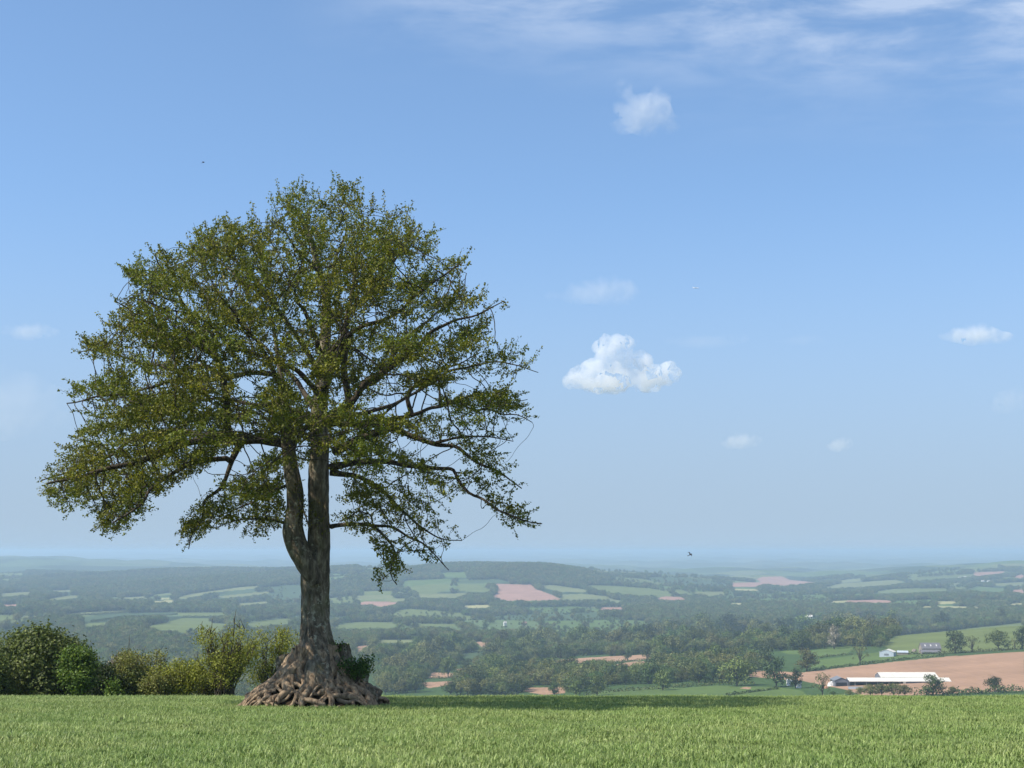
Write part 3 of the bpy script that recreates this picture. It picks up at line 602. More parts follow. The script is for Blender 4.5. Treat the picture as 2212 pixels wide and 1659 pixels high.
m = inpoly(640 + (gx_ - 640) * (1.03 + .10 * spk), 800 + (gy_ - 800) * (np.where(gy_ < 800, 1.05, 1.02) + .10 * spk), SIL)
for Hh in HOLES: m &= ~inpoly(gx_, gy_, Hh)
gx_, gy_ = gx_[m], gy_[m]
# density: thick to the left and the middle, thinner towards the top and right rim
den = .72 - .22 * ((gx_ > 735) & (gy_ > 985)) - .18 * np.clip((gx_ - 800) / 100, 0, 1) - .5 * np.clip((gx_ - 740) / 330, 0, 1) - .42 * np.clip((580 - gy_) / 160, 0, 1) + .28 * np.clip((520 - gx_) / 300, 0, 1) * np.clip((gy_ - 600) / 150, 0, 1)
nz = np.array([noise.noise(Vector((x / 70, y / 45, 3))) for x, y in zip(gx_, gy_)])
m = rng.random(len(gx_)) < np.clip(den - .12 + 2.1 * nz, .02, 1)
gx_, gy_ = gx_[m][:780], gy_[m][:780]      # centres of the leafy sprays
rr_ = ((gx_ - 640) / 560) ** 2 + ((gy_ - 830) / 470) ** 2
Tn_ = 6.6 * np.sqrt(np.clip(1 - rr_, 0, 1)) + .7
dyy = Tn_ * np.sign(rng.normal(size=len(gx_))) * rng.random(len(gx_)) ** .6
dyy = np.where(gy_ > 1060, dyy * .55 - .4, dyy)
t_, e_ = ray(gx_, gy_)
# keep the traced outline from the eye: each point lies on its sight line at its own depth
ATT = np.stack([t_ * (TY0 + dyy), TY0 + dyy, e_ * (TY0 + dyy)], 1)
# every centre becomes a flattened spray that points away from the trunk and droops at its end
c0_ = P_at(648, 930); SP = []
for p in ATT:
    o_ = p - c0_; o_[2] *= .8; o_ /= np.linalg.norm(o_)
    if p[2] < c0_[2] + 2.5: o_[2] -= .30 * abs(o_[0])
    o_ /= np.linalg.norm(o_); s_ = np.cross(o_, [0, 0, 1]); s_ /= np.linalg.norm(s_); n_ = np.cross(s_, o_); q = rng.normal(size=(25, 3)) * np.array([.37, .28, .085]) * rng.uniform(.8, 1.2)
    SP.append(p + q[:, :1] * o_ + q[:, 1:2] * s_ + q[:, 2:] * n_ - o_ * .15)
ATT = np.concatenate(SP)
ATT = np.r_[ATT, np.concatenate([q + rng.normal(size=(8, 3)) * np.array([.42, .42, .3]) for q in LIMB_ENDS])]
def colonize(P, par, att, step=.18, infl=2.2, kill=.17, iters=85, jit=.34, r=rng, droop=0.0):
    P = [np.asarray(p) for p in P]; par = list(par); alive = np.ones(len(att), bool)
    best = np.full(len(att), 9e9); who = np.full(len(att), -1); new0 = 0
    for it in range(iters):
        kd = kdtree.KDTree(len(P) - new0)
        for k in range(new0, len(P)): kd.insert(P[k], k)
        kd.balance()
        for a in np.nonzero(alive)[0]:
            c, i, d = kd.find(att[a])
            if d < best[a]: best[a] = d; who[a] = i
        alive &= best > kill
        act = np.nonzero(alive & (best < infl * (1 + .8 * (it < 30))))[0]
        if len(act) == 0: break
        new0 = len(P); D = {}
        for a in act:
            k = who[a]; v = att[a] - P[k]; n = np.linalg.norm(v)
            if k in D: D[k] += v / n
            else: D[k] = v / n
        for k, v in D.items():
            v = v / (np.linalg.norm(v) + 1e-9)
            if par[k] >= 0:
                g = P[k] - P[par[k]]; v = v + .35 * g / (np.linalg.norm(g) + 1e-9)
            v = v + r.normal(size=3) * jit; v[2] += droop; v /= np.linalg.norm(v)
            P.append(P[k] + v * step); par.append(k)
    return np.array(P), np.array(par)
# nothing grows past the outline or into the open gaps
ax_, ay_ = to_px(ATT[:, 0] / ATT[:, 1], ATT[:, 2] / ATT[:, 1]); m = inpoly(640 + (ax_ - 640) * 1.03, 800 + (ay_ - 800) * np.where(ay_ < 800, 1.06, 1.01), SIL)
for Hh in HOLES: m &= ~inpoly(ax_, ay_, Hh)
ATT = ATT[m]; n0 = len(NP)
CP, CPar = colonize(NP, NPar, ATT)
def pipe(P, par, n0, fixed, tip=.0085, ex=2.35):
    n = len(P); ch = np.zeros(n, int); acc = np.zeros(n)
    for k in range(n - 1, -1, -1):
        if acc[k] == 0: acc[k] = tip ** ex
        if par[k] >= 0: acc[par[k]] += acc[k]; ch[par[k]] += 1
    return acc ** (1 / ex), ch
rad, chn = pipe(CP, CPar, n0, None)
fix_ = np.array(NRfix)
for k in range(n0, len(CP)):      # a twig is never thicker than the wood it springs from
    p_ = CPar[k]; rad[k] = min(rad[k], .07, .8 * fix_[p_] if p_ < n0 else .985 * rad[p_])
    rad[k] = max(rad[k], .0065)
def chains(P, par, rad, n0):
    """split the grown part into smooth chains following the thickest child"""
    kids = {}
    for k in range(n0, len(P)): kids.setdefault(par[k], []).append(k)
    out = []
    starts = [(p, c) for p, cs in kids.items() for c in cs if p < n0]
    while starts:
        p, c = starts.pop(); ch = [p, c]
        while c in kids:
            cs = sorted(kids[c], key=lambda q: -rad[q])
            for q in cs[1:]: starts.append((c, q))
            ch.append(cs[0]); c = cs[0]
        out.append(ch)
    return out
tw = Tubes()
for ch in chains(CP, CPar, rad, n0):
    pts = CP[ch].copy()
    if len(pts) > 3: pts[1:-1] = .5 * pts[1:-1] + .25 * (pts[:-2] + pts[2:])
    rr = np.minimum(rad[ch], .09); rr[0] = rr[1]
    tw.add(pts, rr, 5 if rr[0] > .02 else 3)
ctr_ = P_at(645, 900)
SH = []
outer = np.linalg.norm((CP - ctr_) * np.array([1, .9, 1.1]), axis=1)
for k in np.nonzero((chn == 0) & (np.arange(len(CP)) >= n0) & (outer > 3.2))[0]:
    if rng.random() > .62: continue
    d = (CP[k] - ctr_); d /= np.linalg.norm(d); d = d * .8 + (CP[k] - CP[CPar[k]]) * 2.0 + np.array([0, 0, .25 if CP[k][2] > ctr_[2] else -.12]) + rng.normal(size=3) * .25; d /= np.linalg.norm(d)
    L_ = rng.uniform(.18, .55); bend = np.array([0, 0, rng.uniform(-.05, .18)])
    pp = np.array([CP[k] + d * L_ * s + bend * s * s for s in (0, .33, .66, 1)])
    tw.add(pp, [.0068, .0062, .0055, .005], 3)
    n_ = int(L_ * 46); s_ = rng.uniform(.1, 1.05, n_)[:, None]
    SH.append(CP[k] + d * L_ * s_ + bend * s_ * s_ + rng.normal(size=(n_, 3)) * .036)
SH = np.concatenate(SH)
tw.build('branches', M_LIMB, tree)['kind'] = 'stuff'
todie = np.full(len(CP), 99)      # steps to the nearest twig end
for k in range(len(CP) - 1, -1, -1):
    if chn[k] == 0: todie[k] = 0
    if CPar[k] >= 0: todie[CPar[k]] = min(todie[CPar[k]], todie[k] + 1)
tipm = (np.arange(len(CP)) >= n0) & ((todie < 3) & (rad < .03))
tip_i = np.nonzero(tipm)[0]
print('nodes', len(CP), 'leafy', len(tip_i))
par_v = CP[tip_i] - CP[CPar[tip_i]]
endm = chn[tip_i] == 0
per = np.where(endm, 15, 7) + rng.integers(0, 3, len(tip_i))
ci = np.repeat(np.arange(len(tip_i)), per)
Cc = CP[tip_i][ci] + par_v[ci] * rng.uniform(-.2, .9, (len(ci), 1)) + rng.normal(size=(len(ci), 3)) * np.array([.055, .055, .048])
Dd = np.r_[par_v[ci] * 3, np.zeros((len(SH), 3))]; Cc = np.r_[Cc, SH]
LV, LF, LR = leaves(Cc, rng.uniform(.055, .105, len(Cc)), .66, up=.3, D=Dd)
clr = np.clip(.65 * LR + .35 * np.r_[np.repeat(np.repeat(rng.random(len(tip_i)), per), 4), rng.uniform(.3, 1, len(SH) * 4)], 0, 1)
mesh_np('foliage', LV, LF, [M_LEAF], tree, attrs={'rnd': clr})
print('leaves', len(Cc))

# roots: a mound of earth, and the bare roots that crawl over it
def mound_h(r): return np.interp(r, [0, .55, .8, 1.1, 1.45, 1.75, 2.05, 2.4, 2.75], [2.1, 1.75, 1.45, 1.1, .8, .58, .38, .14, -.12])
def mound_pt(phi, r, off=0.0):
    # the mound is longer across the view than along it
    return np.array([XB - .12 + r * math.cos(phi) * (.96 if math.cos(phi) > 0 else 1.0), TY0 + .72 * r * math.sin(phi), ZB + float(mound_h(r)) + off])
V = []; na, nr = 72, 26
for i in range(nr):
    r = .3 + 2.5 * i / (nr - 1)
    for k in range(na):
        ph = 2 * math.pi * k / na; p = mound_pt(ph, r, -.13)
        p[2] += .17 * noise.noise(Vector(p * 1.7)) + .08 * noise.noise(Vector(p * 5)); V.append(p)
ix = np.arange(nr * na).reshape(nr, na)
M_EARTH = plain('dark_earth', (.035, .024, .015), .95, .4, 6, .05)
mesh_np('root_mound', V, np.stack([ix[:-1], np.roll(ix, -1, 1)[:-1], np.roll(ix, -1, 1)[1:], ix[1:]], -1).reshape(-1, 4)[:, ::-1], [M_EARTH], tree)
rg = np.random.default_rng(21)
nroot = 54
for k in range(nroot):
    phi = 2 * math.pi * (k + rg.uniform(-.35, .35)) / nroot
    front = math.sin(phi) < .25
    r_end = rg.uniform(1.7, 2.75) if k % 3 else rg.uniform(2.3, 2.85); r0 = rg.uniform(.30, .6)
    if k % 3 == 2: r0 = rg.uniform(.9, 1.5)
    rb = rg.uniform(.14, .26) if r0 < .8 else rg.uniform(.09, .15)
    n = 26; P = []; w1, w2 = rg.uniform(-.5, .5), rg.uniform(0, 6.3)
    for s in np.linspace(0, 1, n):
        r = r0 + (r_end - r0) * s
        ph = phi + w1 * s * s + .16 * math.sin(7 * s + w2) + .07 * math.sin(15 * s + 2 * w2)
        P.append(mound_pt(ph, r, rb * (.5 - .3 * s) + .10 * math.sin(5 * s * math.pi + w2) * s + .05))
    rr = rb * (1 - .66 * np.linspace(0, 1, n) ** .6) * (1 + .18 * np.sin(np.linspace(0, 1, n) * 21 + w2))
    tb = Tubes(); tb.add(np.array(P), rr, 10, .45, 3.0, k * 1.3)
    if k % 2 == 0:      # side root
        j = rg.integers(8, 16); Q = []
        sgn = rg.choice([-1, 1])
        for s in np.linspace(0, 1, 14):
            r = r0 + (r_end - r0) * (j / n) + .75 * s; ph = phi + w1 * (j / n) ** 2 + .16 * math.sin(7 * j / n + w2) + sgn * (.34 * s ** .8) + .05 * math.sin(11 * s)
            Q.append(mound_pt(ph, min(r, 2.85), rb * .35 + .08 * math.sin(9 * s)))
        tb.add(np.array(Q), rb * .6 * (1 - .6 * np.linspace(0, 1, 14)), 8, .4, 3.0, k * 2.3)
    tb.build('root', M_ROOT, tree)
for k in range(14):     # crossing roots that knit the front together
    phi = rg.uniform(math.pi * 1.02, math.pi * 1.98); r = rg.uniform(1.2, 2.5); sgn = rg.choice([-1, 1]); w2 = rg.uniform(0, 6)
    P = [mound_pt(phi + sgn * .55 * s * (1.5 / r), r + .28 * math.sin(4 * s + w2) + .3 * s, .13 + .09 * math.sin(8 * s + w2)) for s in np.linspace(0, 1, 18)]
    tb = Tubes(); rb = rg.uniform(.05, .10); tb.add(np.array(P), rb * (1 - .5 * np.linspace(0, 1, 18)), 8, .4, 4, k); tb.build('root', M_ROOT, tree)
# old burr beside the trunk and the broken stump at the far side
for (cx, cy, dy, s) in [((619), 1434, .35, (.36, .35, .30)), (741, 1432, .25, (.34, .4, .62)), (764, 1476, .2, (.46, .45, .56)), (790, 1508, .0, (.5, .42, .42))]:
    c = P_at(cx, cy, dy); bm = bmesh.new(); bmesh.ops.create_icosphere(bm, subdivisions=4, radius=1)
    for v in bm.verts:
        d = 1 + .35 * noise.noise(v.co * 1.7 + Vector((cx, 0, 0))) + .16 * noise.noise(v.co * 5); v.co = Vector((v.co.x * s[0] * d, v.co.y * s[1] * d, v.co.z * s[2] * d)) + Vector(c)
    me = bpy.data.meshes.new('burr'); bm.to_mesh(me); bm.free(); me.materials.append(M_BARK); me.polygons.foreach_set('use_smooth', [True] * len(me.polygons))
    link(bpy.data.objects.new('burr', me), tree)
# pale climbing stems on the trunk
M_VINE = plain('vine_stem', (.16, .125, .08), .9, .3, 8, .1)
for pts in [[(700,1150),(699,1120),(704,1095),(700,1060),(697,1030),(695,1000)],[(651,1095),(645,1075),(640,1062),(646,1040),(641,1018),(645,1005)],[(712,1135),(706,1110),(700,1085),(694,1075)],[(655,1100),(660,1115),(668,1140)]]:
    P = catmull([P_at(x, y, -.38 if x > 670 else -.55) for x, y in pts], .06); tb = Tubes(); tb.add(P, np.full(len(P), .03), 6, .3, 6); tb.build('vine', M_VINE, tree)
M_IVY = leaf_mat('ivy_leaf', [(0, (.02, .05, .01)), (.6, (.05, .11, .02)), (1, (.10, .17, .03))], .25)
M_MOSSLEAF = leaf_mat('vine_leaf', [(0, (.09, .10, .015)), (1, (.19, .18, .03))], .25)
# leafy sprigs along the trunk
Cs = []
for (x, y, s, n) in [(648,1075,.22,60),(655,1118,.25,70),(661,1098,.2,40),(690,1118,.15,25),(672,1100,.14,25),(640,1050,.2,45),(700,1150,.1,12)]:
    c = P_at(x, y, -.5); Cs.append(c + rng.normal(size=(n, 3)) * s * np.array([.7, .4, 1]))
Cs = np.concatenate(Cs); v, f, r = leaves(Cs, rng.uniform(.06, .1, len(Cs)), .8)
mesh_np('sprigs', v, f, [M_MOSSLEAF], tree, attrs={'rnd': r})['kind'] = 'stuff'
# bush growing on the root mound
b = empty('leafy_bush', P_at(768, 1470, -.75)); tag(b, 'small dark green bush rooted in the tangled roots of the big tree', 'bush')
base = np.array(b.location); tb = Tubes(); Cs = []
for k in range(11):
    tip = np.array([rng.normal() * .28, rng.normal() * .2, rng.uniform(.3, .82)]); tb.add(np.array([[0, 0, -.1], tip * .5 + rng.normal(size=3) * .05, tip]), [.02, .014, .006], 5)
    Cs.append(tip + rng.normal(size=(75, 3)) * .12)
    Cs.append(tip * .55 + rng.normal(size=(45, 3)) * .13)
b.scale = (.82,) * 3; tb.build('stems', M_LIMB, b)['kind'] = 'stuff'
Cs = np.concatenate(Cs); v, f, r = leaves(Cs, rng.uniform(.07, .12, len(Cs)), .75); mesh_np('foliage', v, f, [M_IVY], b, attrs={'rnd': r})
iv = empty('ivy_sprig', P_at(731, 1396, -.2)); tag(iv, 'tiny dark ivy sprig on the side of the trunk above the roots', 'ivy')
Cs = rng.normal(size=(70, 3)) * np.array([.15, .1, .1]); v, f, r = leaves(Cs, rng.uniform(.06, .1, len(Cs)), .85); mesh_np('foliage', v, f, [M_IVY], iv, attrs={'rnd': r})
tb = Tubes(); tb.add(np.array([[-.15, .05, -.12], [0, 0, 0], [.14, 0, .05]]), [.015, .012, .006], 5); tb.build('stem', M_LIMB, iv)
base_ = Vector((XB, TY0, ZB)); tree.location = base_
for ch in tree.children: ch.location = -base_

# ------------------------------------------------------------------ shrubs and small trees just past the crest
OLIVE = [(0, (.034, .05, .010)), (.5, (.082, .112, .019)), (1, (.155, .18, .038))]
M_OLIVE = leaf_mat('olive_leaf', OLIVE, .25)
M_BRIGHT = leaf_mat('bright_leaf', [(0, (.04, .08, .01)), (.6, (.10, .165, .018)), (1, (.18, .245, .03))], .3)
M_SCRUB = leaf_mat('scrub_leaf', [(0, (.11, .10, .03)), (.5, (.19, .20, .05)), (1, (.27, .28, .07))], .25)
M_GREY = leaf_mat('grey_twig_leaf', [(0, (.13, .10, .07)), (.5, (.20, .16, .11)), (1, (.27, .23, .15))], .15)
M_YELL = leaf_mat('yellowish_leaf', [(0, (.13, .14, .02)), (.5, (.23, .25, .035)), (1, (.33, .34, .05))], .3)
M_DKSH = leaf_mat('dark_shrub_leaf', [(0, (.018, .03, .008)), (.6, (.04, .06, .015)), (1, (.07, .10, .02))], .2)
def lumps_crown(pts, n, r, size, inner=.55, squash=.85):
    """pts: lump centres & radii; leaves through each lump, mostly near its skin, grouped in small sprays"""
    out = []; nrm = []; wts = np.array([q[3] ** 2 for q in pts]); wts = wts / wts.sum()
    for (x, y, z, rad_), wq in zip(pts, wts):
        k = max(3, int(n * wq / 7)); d = r.normal(size=(k, 3)); d /= np.linalg.norm(d, axis=1)[:, None]
        q = d * (rad_ * (inner + (1 - inner) * r.random((k, 1)) ** .6)) * np.array([1, 1, squash]) + np.array([x, y, z])
        q = np.repeat(q, 7, axis=0) + r.normal(size=(k * 7, 3)) * size * 1.5
        out.append(q); nrm.append(np.repeat(d, 7, axis=0))
    return np.concatenate(out), np.concatenate(nrm)
def shrub(name, label, px, top_row, wpx, y, matl, n, size, seed, stems=7, lobes=16, shape='dome', open_=False, stem_r=.06, second=None):
    r = np.random.default_rng(seed)
    t, e = ray(px, top_row); topz = float(e) * y; x = float(t) * y; gz = ground(x, y); H = topz - gz; Wd = wpx / F * y / 2
    o = empty(name, (x, y, gz)); tb = Tubes(); L = []
    for k in range(lobes):
        if shape == 'dome':
            h = r.uniform(.25, .9); ang = r.uniform(0, 6.28); rr = math.sqrt(max(0, 1 - (h - .15) ** 2 / .8)) * r.uniform(.3, .85)
            L.append((Wd * rr * math.cos(ang), Wd * .8 * rr * math.sin(ang), H * h, Wd * r.uniform(.22, .40)))
        else:
            h = r.uniform(.3, .88); ang = r.uniform(0, 6.28); rr = (.25 + .75 * h) * r.uniform(.25, .85)
            L.append((Wd * rr * math.cos(ang), Wd * .7 * rr * math.sin(ang), H * h, Wd * r.uniform(.16, .30)))
    if shape == 'dome': L.append((0, 0, H * .8, Wd * .34)); L.append((0, 0, H * .45, Wd * .62))
    for k, (lx, ly, lz, lr) in enumerate(L):
        a = r.uniform(-1, 1, 2) * min(.35, Wd * .2)
        P = [np.array([a[0], a[1], -.2]), np.array([a[0] + lx * .25, a[1] + ly * .25, lz * .4]), np.array([lx * .75, ly * .75, lz * .8]), np.array([lx, ly, lz + lr * .7])]
        c = catmull(P, .3); c[1:] += np.array([[noise.noise(Vector(p * 1.3 + k)) for _ in (0,)] * 3 for p in c[1:]]) * .12
        tb.add(c, stem_r * (1 - .8 * np.linspace(0, 1, len(c))), 5)
        if open_:
            for q in range(9):
                j = r.integers(len(c) // 3, len(c)); d = r.normal(size=3) * .35 * lr; d[2] = abs(d[2]) + lr * .6
                tb.add(np.array([c[j], c[j] + d * .5 + r.normal(size=3) * .05, c[j] + d]), [stem_r * .35, stem_r * .25, .008], 4)
    tb.build('stems', M_LIMB, o)['kind'] = 'stuff'
    Cs, Nn = lumps_crown(L, n, r, size, .35 if open_ else .6); Cs[:, 2] = np.maximum(Cs[:, 2], .05)
    v, f, rn = leaves(Cs, r.uniform(size * .7, size * 1.3, len(Cs)), .65, rng=r, N0=None if open_ else Nn + np.array([0, 0, .35])); mesh_np('foliage', v, f, [matl], o, attrs={'rnd': rn})
    tag(o, label, 'shrub'); return o
o = shrub('broadleaf_tree', 'broad dome shaped olive green tree rising behind the crest of the crop', 88, 1370, 245, 80, M_OLIVE, 40000, .17, 1, lobes=34, stem_r=.14); o['category'] = 'tree'
shrub('shrub', 'low olive bush at the foot of the dome shaped tree, at the frame edge', -12, 1420, 120, 77, M_OLIVE, 9000, .13, 2)
shrub('shrub', 'olive bush merging into the shaded flank of the dome shaped tree', 170, 1388, 95, 81, M_OLIVE, 8000, .14, 3, shape='vase')
shrub('shrub', 'bright fresh green bush in front of the dome shaped tree', 175, 1402, 92, 76, M_BRIGHT, 10000, .12, 4, lobes=12)
shrub('shrub', 'dark green shrub between the bright bush and the thin brown scrub', 218, 1430, 95, 78, M_DKSH, 8000, .12, 5)
shrub('shrub', 'low lime green sprigs peeping over the crop edge', 244, 1472, 38, 75, M_BRIGHT, 1500, .10, 6, lobes=5)
shrub('shrub', 'greyish leafless twiggy bush behind the thin brown scrub', 262, 1408, 110, 82, M_GREY, 4200, .09, 7, lobes=14, shape='vase', open_=True, stem_r=.04)
shrub('shrub', 'thin brownish green scrub with fine twigs in the middle of the bushes', 308, 1402, 210, 80, M_SCRUB, 14000, .10, 8, lobes=24, shape='vase', open_=True, stem_r=.045)
shrub('shrub', 'yellowish green bush with upright shoots beside the thin scrub', 390, 1428, 165, 78, M_YELL, 7000, .11, 9, lobes=18, shape='vase', open_=True, stem_r=.04)
shrub('shrub', 'tall open multi stemmed shrub with thin yellow green leaves near the trunk', 490, 1344, 210, 77, M_YELL, 9500, .09, 10, lobes=42, shape='vase', open_=True, stem_r=.065)
shrub('shrub', 'fuller yellow green shrub standing close beside the root mound', 590, 1348, 175, 79, M_YELL, 8500, .09, 11, lobes=32, shape='vase', open_=True, stem_r=.05)
shrub('shrub', 'low green scrub filling the gap left of the tall open shrub', 440, 1446, 110, 80, M_SCRUB, 5000, .10, 12, lobes=14, shape='vase', open_=True, stem_r=.035)
shrub('shrub', 'low dull green scrub at the foot of the thin brownish scrub', 275, 1450, 120, 79, M_OLIVE, 6000, .11, 13, lobes=14, stem_r=.035)
shrub('shrub', 'low twiggy scrub between the yellowish bush and the thin brownish scrub', 345, 1452, 100, 77, M_SCRUB, 4500, .10, 14, lobes=14, shape='vase', open_=True, stem_r=.035)
shrub('shrub', 'thin green scrub half hidden behind the root mound', 640, 1420, 90, 82, M_SCRUB, 3500, .10, 15, lobes=12, shape='vase', open_=True, stem_r=.035)
for o in [o for o in bpy.data.objects if o.name.startswith(('shrub', 'broadleaf_tree'))]: o['group'] = 'bushes along the crest of the field'

# ------------------------------------------------------------------ trees of the valley side
M_T = [leaf_mat('tree_leaf_%s' % c, s, .10, .75) for c, s in (('green', [(0, (.04, .068, .015)), (.6, (.09, .13, .028)), (1, (.155, .20, .042))]), ('olive', [(0, (.068, .078, .021)), (.6, (.135, .145, .04)), (1, (.20, .205, .06))]), ('dark', [(0, (.024, .043, .014)), (.6, (.052, .08, .023)), (1, (.085, .12, .034))]))]
M_TB = plain('tree_trunk', (.055, .042, .03), .9, .3, 2, .1)
def proto_crown(seed, wid, hgt, trunk_h, n, size, nl=13, sparse=False):
    """crown of a unit tree (height 1) : lumps round an egg shaped envelope"""
    r = np.random.default_rng(seed); L = []
    for k in range(nl):
        h = r.random(); ang = k * 2.4 + r.uniform(-.4, .4); env = math.sqrt(max(.02, 1 - (2 * h - .85) ** 2 / 1.5))
        rr = wid / 2 * env * r.uniform(.45, .78)
        L.append((rr * math.cos(ang), rr * math.sin(ang), trunk_h + (hgt - trunk_h) * (.12 + .72 * h), wid * r.uniform(.15, .24)))
    if not sparse: L.append((0, 0, trunk_h + (hgt - trunk_h) * .5, wid * .28)); L.append((0, 0, hgt * .86, wid * .17))
    Cs, Nn = lumps_crown(L, n, r, size * .5, .75 if not sparse else .4, .8); v, f, rn = leaves(Cs, r.uniform(size * .7, size * 1.4, len(Cs)), .75, rng=r, N0=Nn + np.array([0, 0, .25]))
    tb = Tubes(); tb.add(np.array([[0, 0, -.06], [0, 0, trunk_h * .6], [.01, 0, trunk_h * 1.2], [0, .01, hgt * .7]]), [.035, .028, .022, .008], 6)
    for (x, y, z, q) in L[::2]: tb.add(np.array([[0, 0, trunk_h * .8], [x * .5, y * .5, trunk_h * .5 + z * .5], [x, y, z]]), [.018, .012, .005], 4)
    return v, f, rn, tb
PROTO = {}
specs = {'round': (11, .98, 1, .14, 1700, .055, 15, False), 'tall': (12, .72, 1, .12, 1700, .05, 13, False), 'wide': (13, 1.32, 1, .2, 2100, .06, 19, False), 'sparse': (14, .85, 1, .2, 560, .042, 15, True), 'egg': (15, .85, 1, .1, 1700, .052, 12, False)}
for k, sp in specs.items():
    v, f, rn, tb = proto_crown(*sp)
    for mi, mm in enumerate(M_T):
        oc = mesh_np('crown', v, f, [mm], attrs={'rnd': rn}); ot = tb.build('trunk', M_TB)
        # whole tree in one mesh for the woods
        Vt = np.concatenate(tb.V); 
        ow = mesh_np('woodland_tree', np.r_[v, Vt], [f, np.concatenate(tb.Fq) + len(v)], [mm, M_TB], attrs={'rnd': np.r_[rn, np.zeros(len(Vt))]}, matidx=np.r_[np.zeros(len(f)), np.ones(sum(len(q) for q in tb.Fq))])
        PROTO[k, mi] = (oc.data, ot.data, ow.data)
        for q in (oc, ot, ow): bpy.data.objects.remove(q)
rt = random.Random(5)
def field_conflict(px, py, hpx, k=1.0):
    """would a tree of this height, standing here, stand in front of one of the traced open fields?"""
    bad = np.zeros(len(px), bool)
    for nm, lb, c, P in FIELDS:
        for f, w_ in ((0, 0), (.35, 0), (.7, 0), (1.0, 0), (.55, .4), (.55, -.4)): bad |= inpoly(px + w_ * hpx * k, py - f * hpx * k, P)
    return bad
def tree_at(px, row, hpx, kind, mi, label, wpx=None, name='tree', cat='tree', group=None, parts=True, ymin=66.0):
    g = hit(px, row, ymin); s = hpx / F * g.y
    asp = 1.0
    if wpx: asp = (wpx / hpx) / specs[kind][1]
    oc, ot, ow = PROTO[kind, mi]
    if parts:
        o = empty(name, g, rt.uniform(0, 6.28)); o.scale = (s * asp, s * asp, s)
        link(bpy.data.objects.new('trunk', ot), o); link(bpy.data.objects.new('crown', oc), o)
    else:
        o = link(bpy.data.objects.new(name, ow)); o.location = g; o.rotation_euler.z = rt.uniform(0, 6.28); o.scale = (s * asp, s * asp, s)
    tag(o, label, cat, group); return o
SOLO = [
 (2015.5,1503,44,'round',2,57,'round dark oak standing in front of the white roofed barn'),
 (2148.6,1494,31,'wide',2,43,'small umbrella shaped oak alone at the lower edge of the red field'),
 (2156.7,1404,40,'wide',0,55,'spreading oak standing clear on the ridge pasture above the red field'),
 (2100,1409,38,'sparse',1,36,'thin crowned oak between the stone barn clump and the spreading oak'),
 (2064,1411,48,'round',2,54,'dark dense oak hiding the end of the stone barn'),
 (2209,1402,47,'round',2,34,'dark oak cut by the frame at the top of the red field'),
 (2192,1403,26,'sparse',1,16,'slim sparse tree beside the oak at the frame edge'),
 (1858,1436,50,'sparse',1,40,'sparse brownish tree in the meadow in front of the grey sheds'),
 (1777,1504,54,'sparse',1,42,'sparse olive tree at the end of the farmyard, near the crop'),
 (1743,1450,48,'round',1,54,'broad olive tree at the corner of the meadow and the red field'),
 (1719,1487,44,'tall',2,32,'narrow dark tree beside the small white posts of the farm'),
 (1677,1484,62,'round',2,60,'tallest dark round tree at the edge of the smooth pasture'),
 (1592,1482,56,'wide',0,80,'very broad olive tree beside the tallest dark round tree'),
 (1432,1491,43,'round',0,46,'green tree standing on the hedge of the smooth pasture'),
 (1290,1503,43,'round',0,44,'dark green tree on the hedge at the lower end of the smooth pasture'),
 (1356,1427,27,'round',2,21,'smaller of two trees on the hedge between the red fields'),
 (1398,1425,33,'round',2,32,'larger of two trees on the hedge between the red fields'),
 (968,1464,42,'wide',0,46,'lone parkland oak in front of a red ploughed patch'),
 (1009,1451,28,'round',2,33,'dark tree beside the lone parkland oak'),
 (1211,1431,38,'wide',2,47,'dark spreading tree at the end of the long red field'),
 (1197,1503,29,'tall',0,26,'narrow tree splitting the red strip above the crop'),
 (1244,1504,33,'round',0,38,'round tree just past the red strip above the crop'),
 (1108,1505,28,'round',2,43,'low dark round tree at the crest, nearer the red strip'),
 (1060,1505,28,'round',2,38,'low dark round tree at the crest, second from the red strip'),
 (897,1361,15,'wide',2,23,'small dark tree between two valley pastures'),
 (410.7,1374,17,'round',2,18,'nearer round tree of a pair in the broad green field'),
 (423.6,1373,16,'round',2,16,'farther round tree of a pair in the broad green field'),
 (167,1356,12,'round',0,18,'round tree on the hedge above the dome shaped tree'),
 (1877,1352,31,'round',2,30,'tall tree standing up above the ridge wood'),
 (1802,1402,52,'tall',0,30,'tree with cream blossom toned crown at the edge of the ridge wood'),
]
for (x, row, h, kd, mi, wpx, lb) in SOLO: tree_at(x, row, h, kd, mi, lb, wpx)
M_BLOSSOM = leaf_mat('blossom', [(0, (.16, .14, .09)), (.6, (.28, .24, .17)), (1, (.38, .34, .27))], .1)
bt = [o for o in COL.objects if o.get('label', '').startswith('tree with cream')][0]
for ch in bt.children:
    if ch.name.startswith('crown'): ch.data = ch.data.copy(); ch.data.materials[0] = M_BLOSSOM
